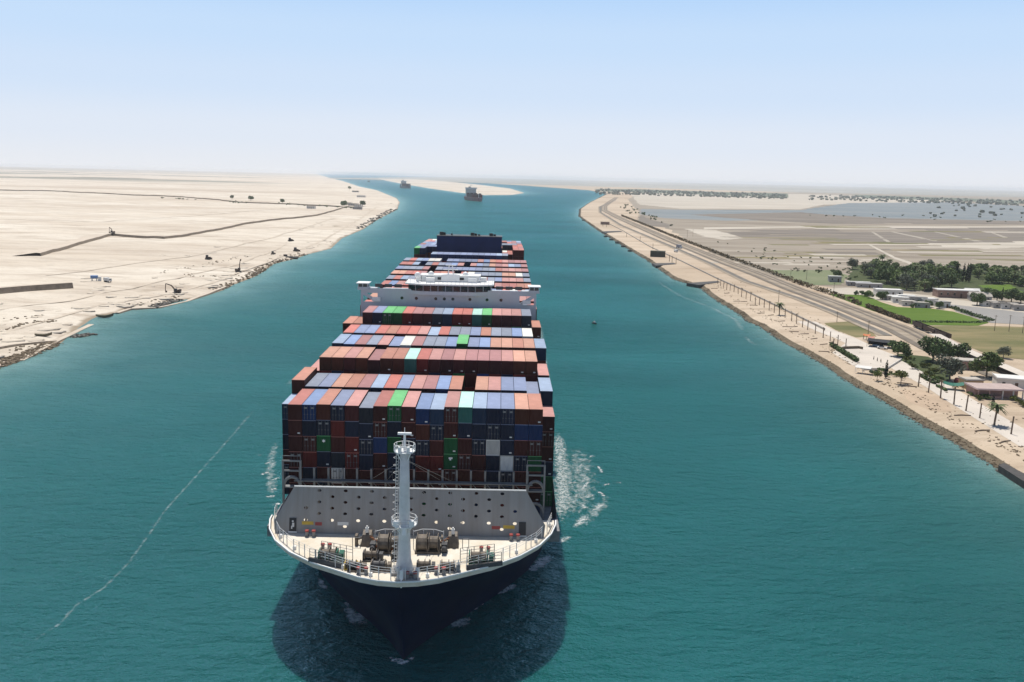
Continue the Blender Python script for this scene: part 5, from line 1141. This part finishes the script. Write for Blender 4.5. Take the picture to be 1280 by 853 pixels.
def truck(px, py, rz, m, label, L_=7.0, z=None, name='truck', w=2.4, h=2.9):
    P = at(px, py, GZ if z is None else 3.4); zz = GZ if z is None else z(P); o = empty(name, (P[0], P[1], zz+.1), R(rz)); q = MB(); q.box(-w/2, w/2, -L_/2+2.1, L_/2, .9, h); q.build('cargo_box', m, o)
    q = MB(); q.loft([[(-w/2, -L_/2, .6), (w/2, -L_/2, .6), (w/2, -L_/2+1.9, .6), (-w/2, -L_/2+1.9, .6)], [(-w/2, -L_/2, 1.5), (w/2, -L_/2, 1.5), (w/2, -L_/2+1.9, 1.5), (-w/2, -L_/2+1.9, 1.5)], [(-w/2+.1, -L_/2+.5, 2.4), (w/2-.1, -L_/2+.5, 2.4), (w/2-.1, -L_/2+1.9, 2.4), (-w/2+.1, -L_/2+1.9, 2.4)]]); c = q.build('cab', M_OFFW, o); q = MB(); q.box(-w/2+.2, w/2-.2, -L_/2+.1, -L_/2+.4, 1.55, 2.2); q.build('windscreen', M_GLASS, c)
    for x in (-w/2+.15, w/2-.15):
        for y in (-L_/2+1, L_/2-2, L_/2-1): q = MB(); q.cyl((x-.15, y, .45), (x+.15, y, .45), .5, n=10); q.build('wheel', M_BLACK, o)
    return tag(o, label, 'truck')
truck(849, 311, 15, mat('lorry_grey', (0.20, 0.21, 0.25), 0.6, 0.15, 1), 'grey-blue lorry on the road inland from the olive shed', 11, h=4.2); truck(845, 315.5, 15, M_WHITE, 'small white van on the sand before the grey-blue lorry', 5.5, h=2.5, name='van')
# goods wagons on the railway
A, B = at(1134, 408.5, GZ), at(1177, 426.5, GZ); dv = (B-A)[:2]; Lw = np.linalg.norm(dv)/3; ang = math.atan2(dv[1], dv[0]); A = A + np.array([-dv[1], dv[0], 0])/np.linalg.norm(dv)*3.5
for i in range(3):
    c = A[:2]+dv*(i+.5)/3; o = empty('goods_wagon', (c[0], c[1], GZ+.5), ang); hl = Lw/2-.7
    q = MB(); q.box(-hl, hl, -1.35, 1.35, .9, 1.2); q.box(-hl, hl, -1.35, -1.22, 1.2, 2.9); q.box(-hl, hl, 1.22, 1.35, 1.2, 2.9); q.box(-hl, -hl+.13, -1.22, 1.22, 1.2, 2.9); q.box(hl-.13, hl, -1.22, 1.22, 1.2, 2.9); q.build('body', M_IRON, o)
    q = MB(); q.box(-hl+.2, hl-.2, -1.2, 1.2, 1.2, 1.4+.9*(i % 2)); q.build('load', M_WOOD, o)
    for x in (-hl*.7, hl*.7): q = MB(); q.box(x-1.1, x+1.1, -.9, .9, .35, .9); b_ = q.build('bogie', M_BLACK, o); 
    for x in (-hl*.7-.8, -hl*.7+.8, hl*.7-.8, hl*.7+.8): q = MB(); q.cyl((x, -.85, .42), (x, .85, .42), .44, n=10); q.build('wheel', M_BLACK, o)
    tag(o, ['first brown goods wagon, nearest the dark hedge end', 'middle brown goods wagon on the railway beside the green field', 'last brown goods wagon, nearest the retaining wall'][i], 'wagon', 'goods wagons on the railway')
# jetties and quay, mooring stones, olive shed
def block(name, px, z0, z1, m, label, cat, capm=None):
    poly = [tuple(at(a, b, 0)[:2]) for a, b in px]; q = MB(); q.prism(poly if sum((poly[i][0]*poly[(i+1) % len(poly)][1]-poly[(i+1) % len(poly)][0]*poly[i][1]) for i in range(len(poly))) > 0 else poly[::-1], z0, z1); o = q.build(name, m); tag(o, label, cat)
    return o
block('quay', [(1247, 590), (1290, 618), (1300, 612), (1254, 587)], -1, 1.9, M_DCON, 'dark concrete quay corner at the right edge of the water', 'quay')
block('jetty', [(858, 357.8), (873, 360.5), (900, 356.5), (897, 355)], -1, 2.3, M_DCON, 'dark stone jetty at the start of the palm row', 'jetty')
block('jetty', [(815, 332.5), (820, 335.5), (845, 333.3), (842, 331.8)], -1, 2.3, M_DCON, 'dark jetty just past the olive shed', 'jetty')
block('jetty', [(752, 291.3), (757, 293.4), (778, 291.8), (775, 290.6)], -1, 2.3, M_DCON, 'farthest thin dark jetty before the distant palm trunks', 'jetty')
for i, (x, y) in enumerate(((729, 276), (757, 296.6), (764, 300.6), (771.5, 304.6), (779, 309.2), (787.5, 314.8))):
    P = at(x, y, 0); q = MB(); q.box(-1.9, 1.9, -1.9, 1.9, -1, 1.7); o = q.build('mooring_dolphin', M_DCON, None, loc=(P[0], P[1], 0), rz=R(25)); q = MB(); q.cyl((0, 0, 1.7), (0, 0, 2.4), .4, n=8); q.build('bollard', M_IRON, o)
    tag(o, f'dark mooring block at the water edge, {ordinal(6-i)} counted away from the olive shed', 'mooring block', 'mooring blocks')
P = at(822, 321.5, GZ); sh_ = empty('olive_shed', (P[0], P[1], GZ), R(-12)); tag(sh_, 'square olive green netted shed on the bank by the jetties', 'shed')
q = MB(); q.box(-7, 7, 0, 7, -.1, 5.6); q.build('wall', mat('olive_net', (0.05, 0.055, 0.035), 0.9, 0.3, 0.6), sh_); q = MB(); q.box(-7.3, 7.3, -.3, 7.3, 5.6, 5.8); q.build('roof', mat('olive_roof', (0.12, 0.125, 0.09), 0.9, 0.2, 0.5), sh_)
for x in (-7.1, -3.5, 0, 3.5, 7.1): q = MB(); q.box(x-.15, x+.15, -.15, 0, 0, 5.6); q.build('post', M_IRON, sh_)
house(756, 281, 14, 9, 4, -10, M_BRICK, mat('brown_roof', (0.13, 0.10, 0.075), 0.9, 0.2, 0.5), 'far brown hut near the bend of the bank', 2, name='hut')
# poles
pole0 = None
for i, (x, y, h, lb) in enumerate(((1243, 414, 8.5, 'utility pole left of the pair in the ploughed field'), (1261, 415, 9, 'utility pole on the edge of ploughed field and meadow'), (1278, 417, 9, 'utility pole at the right border by the ploughed field'), (1041.5, 372, 10, 'utility pole by the head of the railway hedge'), (1008, 350, 8, 'utility pole on the sage green meadow'), (988, 349, 8, 'thin pole at the left of the sage meadow'), (1085, 418, 7, 'lamp pole above the orange stalls'), (973, 378, 8, 'thin lamp pole behind the round palm'), (1046, 403, 6, 'lamp pole at the dry grass patch'), (859, 297, 10, 'left one of two far thin poles on the white flat'), (866, 296, 10, 'right one of two far thin poles on the white flat'))):
    P = at(x, y, GZ); o = empty('utility_pole', (P[0], P[1], GZ)); q = MB(); q.cyl((0, 0, -.2), (0, 0, h), .16, .1, 6); q.build('pole', M_WOOD, o); q = MB(); q.box(-.9, .9, -.06, .06, h-.6, h-.45); q.build('crossarm', M_WOOD, o); tag(o, lb, 'pole')
for i, (x, y) in enumerate(((1131, 480), (1136, 483.5), (1203, 520), (1228, 539), (1256, 553))):
    P = at(x, y, GZ); q = MB(); q.cyl((-2.8, 0, .15), (0, .3, .2), .2, .24, 7); q.cyl((0, .3, .2), (2.8, 0, .15), .24, .18, 7); o = q.build('fallen_palm', M_BARK, None, loc=(P[0], P[1], GZ), rz=R(-25+i*14)); tag(o, ['fallen palm trunk below the small yellow-green tree', 'short fallen trunk right of the small yellow-green tree', 'fallen trunk on the pinkish damp sand', 'fallen trunk beneath the full-crowned date palm', 'fallen trunk nearest the right quay corner'][i], 'log')
for i, (x, y) in enumerate(((893, 361), (909, 367), (921, 377), (930, 377.5), (942, 382), (951, 392), (964, 394.5), (977, 402), (984, 409), (993, 409), (992, 415), (1006, 418), (1018, 424), (1030, 431), (1030, 440))):
    P = at(x, y, GZ); q = MB(); q.cyl((-2.3, 0, .12), (2.3, .5, .15), .2, .26, 6); o = q.build('fallen_palm', M_BARK, None, loc=(P[0], P[1], GZ), rz=R(random.uniform(-30, 30))); tag(o, f'dark fallen trunk lying seaward of the palm row, {ordinal(i+1)} from the dark jetty', 'log', 'fallen trunks')
q = MB()
for _ in range(700):
    i = random.randrange(len(RIGHT)-12); t = random.random(); a_, b_ = np.array(RIGHT[i]), np.array(RIGHT[i+1]); e = (b_-a_)/np.linalg.norm(b_-a_); p_ = a_+(b_-a_)*t-np.array([-e[1], e[0]])*random.choice([random.uniform(8, 14), random.uniform(8, 40)]); r_ = random.uniform(.12, .45); q.blob((p_[0], p_[1], GZ+r_*.15), r_, 5, .4, .6)
kind(q.build('bank_debris', M_ROCK), 'stuff')
# ================================================================== LEFT BANK OBJECTS
def boat(px, py, rz, s, m, label):
    P = at(px, py, 1.0); z = zl(P); q = MB(); st_ = [(-3.6, .55, .9, 1.5), (-2.4, 1.05, .35, 1.25), (0, 1.3, .15, 1.1), (2.2, 1.0, .35, 1.35), (3.5, .3, .8, 1.9), (3.9, .05, 1.1, 2.2)]
    rings = [[(x, -w, zt), (x, -w*.75, z0+.3), (x, 0, z0-.15), (x, w*.75, z0+.3), (x, w, zt), (x, w*.85, zt), (x, 0, z0+.3), (x, -w*.85, zt)] for x, w, z0, zt in st_]; q.loft(rings)
    o = q.build('beached_boat', m, None, loc=(P[0], P[1], max(z, .2)-.15), rz=R(rz)); o.scale = (s, s, s)
    for x in (-1.6, .4, 2.0): q = MB(); q.box(x-.15, x+.15, -1.0, 1.0, .95, 1.03); q.build('thwart', M_WOOD, o)
    q = MB(); q.box(2.2, 3.2, -.6, .6, 1.55, 1.62); q.build('foredeck', M_WOOD, o); return tag(o, label, 'boat')
M_BOAT = mat('olive_boat', (0.13, 0.11, 0.07), 0.8, 0.25, 0.8)
boat(130.5, 395, 8, 1.15, M_BOAT, 'larger olive brown boat beached at the waterline'); boat(54, 421, 14, .95, M_BOAT, 'smaller brown boat pulled up on the sand lower left')
def excavator(px, py, rz, label, s=1.0, up=False, dz=0):
    P = at(px, py, 3); z = zl(P)+dz; o = empty('excavator', (P[0], P[1], z), R(rz)); o.scale = (s, s, s)
    for y in (-1.2, 1.2): q = MB(); q.loft([[(x, y-.35, .0+abs(x)*.1), (x, y+.35, .0+abs(x)*.1), (x, y+.35, 1.0-abs(x)*.1), (x, y-.35, 1.0-abs(x)*.1)] for x in (-2.1, -1.5, 1.5, 2.1)]); q.build('track', M_BLACK, o)
    q = MB(); q.box(-2.4, 1.0, -1.3, 1.3, 1.1, 2.2); q.box(-2.4, -1.2, -1.3, 1.3, 2.2, 2.6); q.build('body', M_IRON, o); q = MB(); q.box(-.4, 1.4, .2, 1.3, 1.2, 3.1); c = q.build('cab', M_DGREY, o); q = MB(); q.box(1.4, 1.45, .3, 1.2, 2.0, 3.0); q.build('window', M_GLASS, c)
    k, b, t = ((1.0, 5.5), (1.6, 9.5), (2.4, 9.6)) if up else ((3.4, 4.8), (6.8, 5.8), (7.2, 1.6))
    q = MB(); q.cyl((.9, -.4, 1.8), (k[0], -.4, k[1]), .42, .36, 6); q.cyl((k[0], -.4, k[1]), (b[0], -.4, b[1]), .36, .26, 6); q.build('boom', M_IRON, o); q = MB(); q.cyl((b[0], -.4, b[1]), (t[0], -.4, t[1]), .25, .2, 6); q.build('arm', M_IRON, o)
    q = MB(); q.loft([[(t[0]-.1, -1, t[1]), (t[0]-.1, .2, t[1]), (t[0]-1.0, .2, t[1]-.3), (t[0]-1.0, -1, t[1]-.3)], [(t[0]-.2, -1, t[1]-1.1), (t[0]-.2, .2, t[1]-1.1), (t[0]-.7, .2, t[1]-1.2), (t[0]-.7, -1, t[1]-1.2)]]); q.build('bucket', M_IRON, o)
    return tag(o, label, 'excavator')
excavator(221, 364, 178, 'dark excavator reaching left with its boom near the waterline', 1.0); excavator(298, 338, 10, 'excavator with its boom upright at the curve of the shore', 1.0, True); excavator(141, 295, 140, 'tiny excavator standing on the winding sand bank', 1.15, False, 2.0)
def dozer(px, py, rz, label, s=1.0):
    P = at(px, py, 3); z = zl(P); o = empty('bulldozer', (P[0], P[1], z), R(rz)); o.scale = (s, s, s)
    for y in (-1.1, 1.1): q = MB(); q.loft([[(x, y-.3, abs(x)*.08), (x, y+.3, abs(x)*.08), (x, y+.3, 1.1-abs(x)*.08), (x, y-.3, 1.1-abs(x)*.08)] for x in (-1.9, -1.4, 1.4, 1.9)]); q.build('track', M_BLACK, o)
    q = MB(); q.box(-1.6, 1.9, -.8, .8, .8, 1.9); q.build('body', M_IRON, o); q = MB(); q.box(-1.4, .2, -.75, .75, 1.9, 3.2); q.build('cab', M_DGREY, o); q = MB(); q.loft([[(2.5, -1.9, .1), (2.7, -1.9, .1), (2.7, 1.9, .1), (2.5, 1.9, .1)], [(2.3, -1.9, 1.4), (2.5, -1.9, 1.4), (2.5, 1.9, 1.4), (2.3, 1.9, 1.4)]]); q.build('blade', M_IRON, o); return tag(o, label, 'bulldozer')
dozer(260, 323, 10, 'dark bulldozer on open sand above the upright excavator', 1.2); dozer(363, 300, 40, 'far bulldozer highest up the sand above the barge', 1.2); dozer(370, 312.5, -20, 'far bulldozer just above the dark barge', 1.2); dozer(341, 315.5, 90, 'smallest bulldozer left of the dark barge', 1.0)
truck(134.5, 350, 70, M_OFFW, 'small pale truck right of the blue water tank', 5, z=lambda P: zl(P))
P = at(118, 350, 3); z = zl(P); wt_ = empty('water_tank', (P[0], P[1], z), R(15)); tag(wt_, 'blue and white water tank on a stand by the brown-faced sand bank', 'tank')
q = MB(); q.cyl((-2.2, 0, 2.6), (2.2, 0, 2.6), 1.15, n=14); q.build('barrel', mat('tank_blue', (0.10, 0.19, 0.38), 0.5, 0.15, 1), wt_)
for x in (-1.4, 1.4): q = MB(); q.box(x-.2, x+.2, -.9, .9, -.1, 1.8); q.build('leg', M_OFFW, wt_)
q = MB(); q.box(2.3, 4.2, -1, 1, 0, 2.6); q.build('pump_cabin', M_OFFW, wt_)
for i, (x, y) in enumerate(((59.5, 316.5), (64.5, 316))):
    P = at(x, y, 3); q = MB(); q.box(-.5, .5, -.5, .5, 0, 2.4); q.box(-.7, .7, -.7, .7, 2.4, 2.6); tag(q.build('marker_post', M_WOOD, None, loc=(P[0], P[1], zl(P)-.1)), ['left', 'right'][i]+' dark marker post below the winding sand bank', 'post')
poly = [(-9, -2), (8, -2), (9.5, -1), (9.5, 1), (8, 2), (-9, 2)]; P = at(363, 322.5, .5); q = MB(); q.prism(poly, -.3, 1.6); o = q.build('barge', M_DCON, None, loc=(P[0], P[1], 0), rz=R(-40)); tag(o, 'dark flat barge lying against the left shore', 'barge'); q = MB(); q.box(-8.5, -6, -1.2, 1.2, 1.6, 3.0); q.build('deckhouse', M_IRON, o)
kind(ribbon('pipeline', [(301, 339), (312, 338), (324, 339.5)], 2.2, [(0, .5), (.5, .9), (1.0, .5)], M_IRON, zs=zl), 'structure')
q = MB()
for px0, py0, px1, py1, n in ((2, 411, 40, 400, 26), (40, 400, 72, 399, 22), (10, 436, 48, 425, 22), (150, 384, 230, 365, 30), (200, 340, 310, 320, 40), (0, 395, 60, 392, 10), (230, 345, 300, 342, 24), (330, 325, 420, 300, 26)):
    for _ in range(n):
        t = random.random(); P = at(px0+(px1-px0)*t, py0+(py1-py0)*t+random.uniform(-1.6, 1.6), 2.5); r_ = random.uniform(.3, .9); q.blob((P[0], P[1], zl(P)+r_*.1), r_, 5, .4, .6)
kind(q.build('shore_debris', M_ROCK), 'stuff')
q = MB()
for _ in range(170):
    i = random.randrange(1, len(LEFT)-6); t = random.random(); a_, b_ = np.array(LEFT[i]), np.array(LEFT[i+1]); e = (b_-a_)/np.linalg.norm(b_-a_); p_ = a_+(b_-a_)*t+np.array([-e[1], e[0]])*random.choice([random.uniform(6, 30), random.uniform(10, 120)]); r_ = random.uniform(1.5, 5.0); q.blob((p_[0], p_[1], zl(p_)-.1), r_, 9, .3, .17)
kind(q.build('spoil_heaps', mat('heap_sand', (0.50, 0.425, 0.335), 0.95, 0.2, 0.3, col2=(0.64, 0.57, 0.47), spec=.1, bump=.2), smooth=True), 'stuff')
for i in range(34):
    x = random.uniform(200, 445); y = 245.5+(x-160)*.052+random.uniform(-1, .8); plant('dshrub', x, y, 'distant roadside bush on the left desert road', 'shrub', 'desert roadside bushes', s=random.uniform(1.2, 2.2), z=lambda P: zl(P))
for x, y, s, lb in ((290, 248.5, 1.3, 'taller lone tree beside the left desert road'), (313.5, 250.5, 1.6, 'widest dark tree beside the left desert road'), (353, 254, 1.5, 'upright tree at the desert road near the settlement'), (430, 258, 1.8, 'large dark tree at the left desert settlement'), (453.5, 257, 1.7, 'dark tree at the waterside end of the settlement'), (437, 237, 1.9, 'far dark tree on the second desert track')): plant('broad', x, y, lb, 'tree', s=s, z=lambda P: zl(P))
for i, (x, y, w, lb) in enumerate(((434, 256.5, 20, 'left block of the small settlement on the left bank'), (441, 257.5, 22, 'middle block of the small settlement on the left bank'), (447, 258.5, 16, 'right block of the small settlement on the left bank'), (446, 262, 18, 'low block nearest the water in the left settlement'), (451, 247.5, 26, 'white hall beyond the settlement on the left bank'), (444, 241, 24, 'farthest grey block along the left shore'), (388, 262, 16, 'reddish hut on the sand before the desert road'))):
    o = house(x, y, w, 9, 5, -10, M_GHOUSE if i % 2 else M_PLAST, M_ROOFW if i == 4 else M_ROOFG, lb, 4, name='block_house'); o.location.z = zl(np.array(o.location))
# ================================================================== OTHER SHIPS
def ship_far(px, py, rz, L_, B, label, hm, n):
    P = at(px, py, 0); o = empty('cargo_ship', (P[0], P[1], 0), R(rz)); h = L_/2; q = MB()
    q.loft([[(-w, y, 11), (-w*.8, y, -1), (w*.8, y, -1), (w, y, 11)] for y, w in ((-h, .4), (-h+6, B*.22), (-h+16, B*.42), (-h+34, B*.5), (h-10, B*.5), (h, B*.42))]); q.build('hull', hm, o)
    q = MB(); q.box(-B*.46, B*.46, h-46, h-32, 11, 38); q.build('superstructure', M_PLAST, o); q = MB(); q.box(-B*.55, B*.55, h-46.5, h-40, 36, 39.5); q.build('bridge', M_WHITE, o); q = MB(); q.box(-3.5, 3.5, h-26, h-18, 11, 42); q.build('funnel', M_NAVY, o)
    q = MB(); q.cyl((0, -h+9, 11), (0, -h+9, 28), .6, .4, 6); q.build('foremast', M_WHITE, o); q = MB(); q.cyl((0, h-40, 39), (0, h-40, 52), .8, .4, 6); q.box(-5, 5, h-40.4, h-39.6, 46, 46.8); q.build('mast', M_WHITE, o)
    for k in range(n):
        y = -h+26+k*16; q = MB(); hh = random.choice([20, 23, 25])
        for c in range(5): q.mi = random.randrange(4); q.box(-B*.45+c*B*.18+.2, -B*.45+(c+1)*B*.18-.2, y, y+13, 11, hh-(c % 2)*2.4)
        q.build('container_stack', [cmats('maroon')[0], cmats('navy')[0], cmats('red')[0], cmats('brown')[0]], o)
    return tag(o, label, 'cargo ship')
ship_far(592, 251, 14, 170, 34, 'far dark red cargo ship passing the white sand island', mat('dull_red_hull', (0.20, 0.07, 0.08), 0.6, 0.15, 0.1), 7)
ship_far(507, 235.5, 24, 150, 28, 'farthest dark cargo ship left of the sand island', mat('dark_grey_hull', (0.09, 0.095, 0.12), 0.6, 0.15, 0.1), 7)
def launch(px, py, rz, s, label):
    P = at(px, py, 0); q = MB(); q.loft([[(-w, y, zt), (-w*.6, y, -.2), (w*.6, y, -.2), (w, y, zt)] for y, w, zt in ((-4, .1, 1.6), (-2.5, .9, 1.3), (0, 1.25, 1.1), (3.6, 1.1, 1.1))]); o = q.build('motor_launch', M_DGREY, None, loc=(P[0], P[1], 0), rz=R(rz)); o.scale = (s, s, s)
    q = MB(); q.box(-.8, .8, -.6, 1.6, 1.1, 2.6); q.build('cabin', M_OFFW, o); q = MB(); q.cyl((0, .6, 2.6), (0, .6, 4.4), .06, n=5); q.build('mast', M_OFFW, o); return tag(o, label, 'boat')
launch(743, 405, 30, .5, 'small dark launch alone on the water right of the big ship'); launch(461, 227.5, 40, 5, 'tiny vessel far up the channel beyond the left point')
for k in list(PROTO):
    if k not in USED:
        for c in list(PROTO[k].children): bpy.data.objects.remove(c)
        bpy.data.objects.remove(PROTO[k])
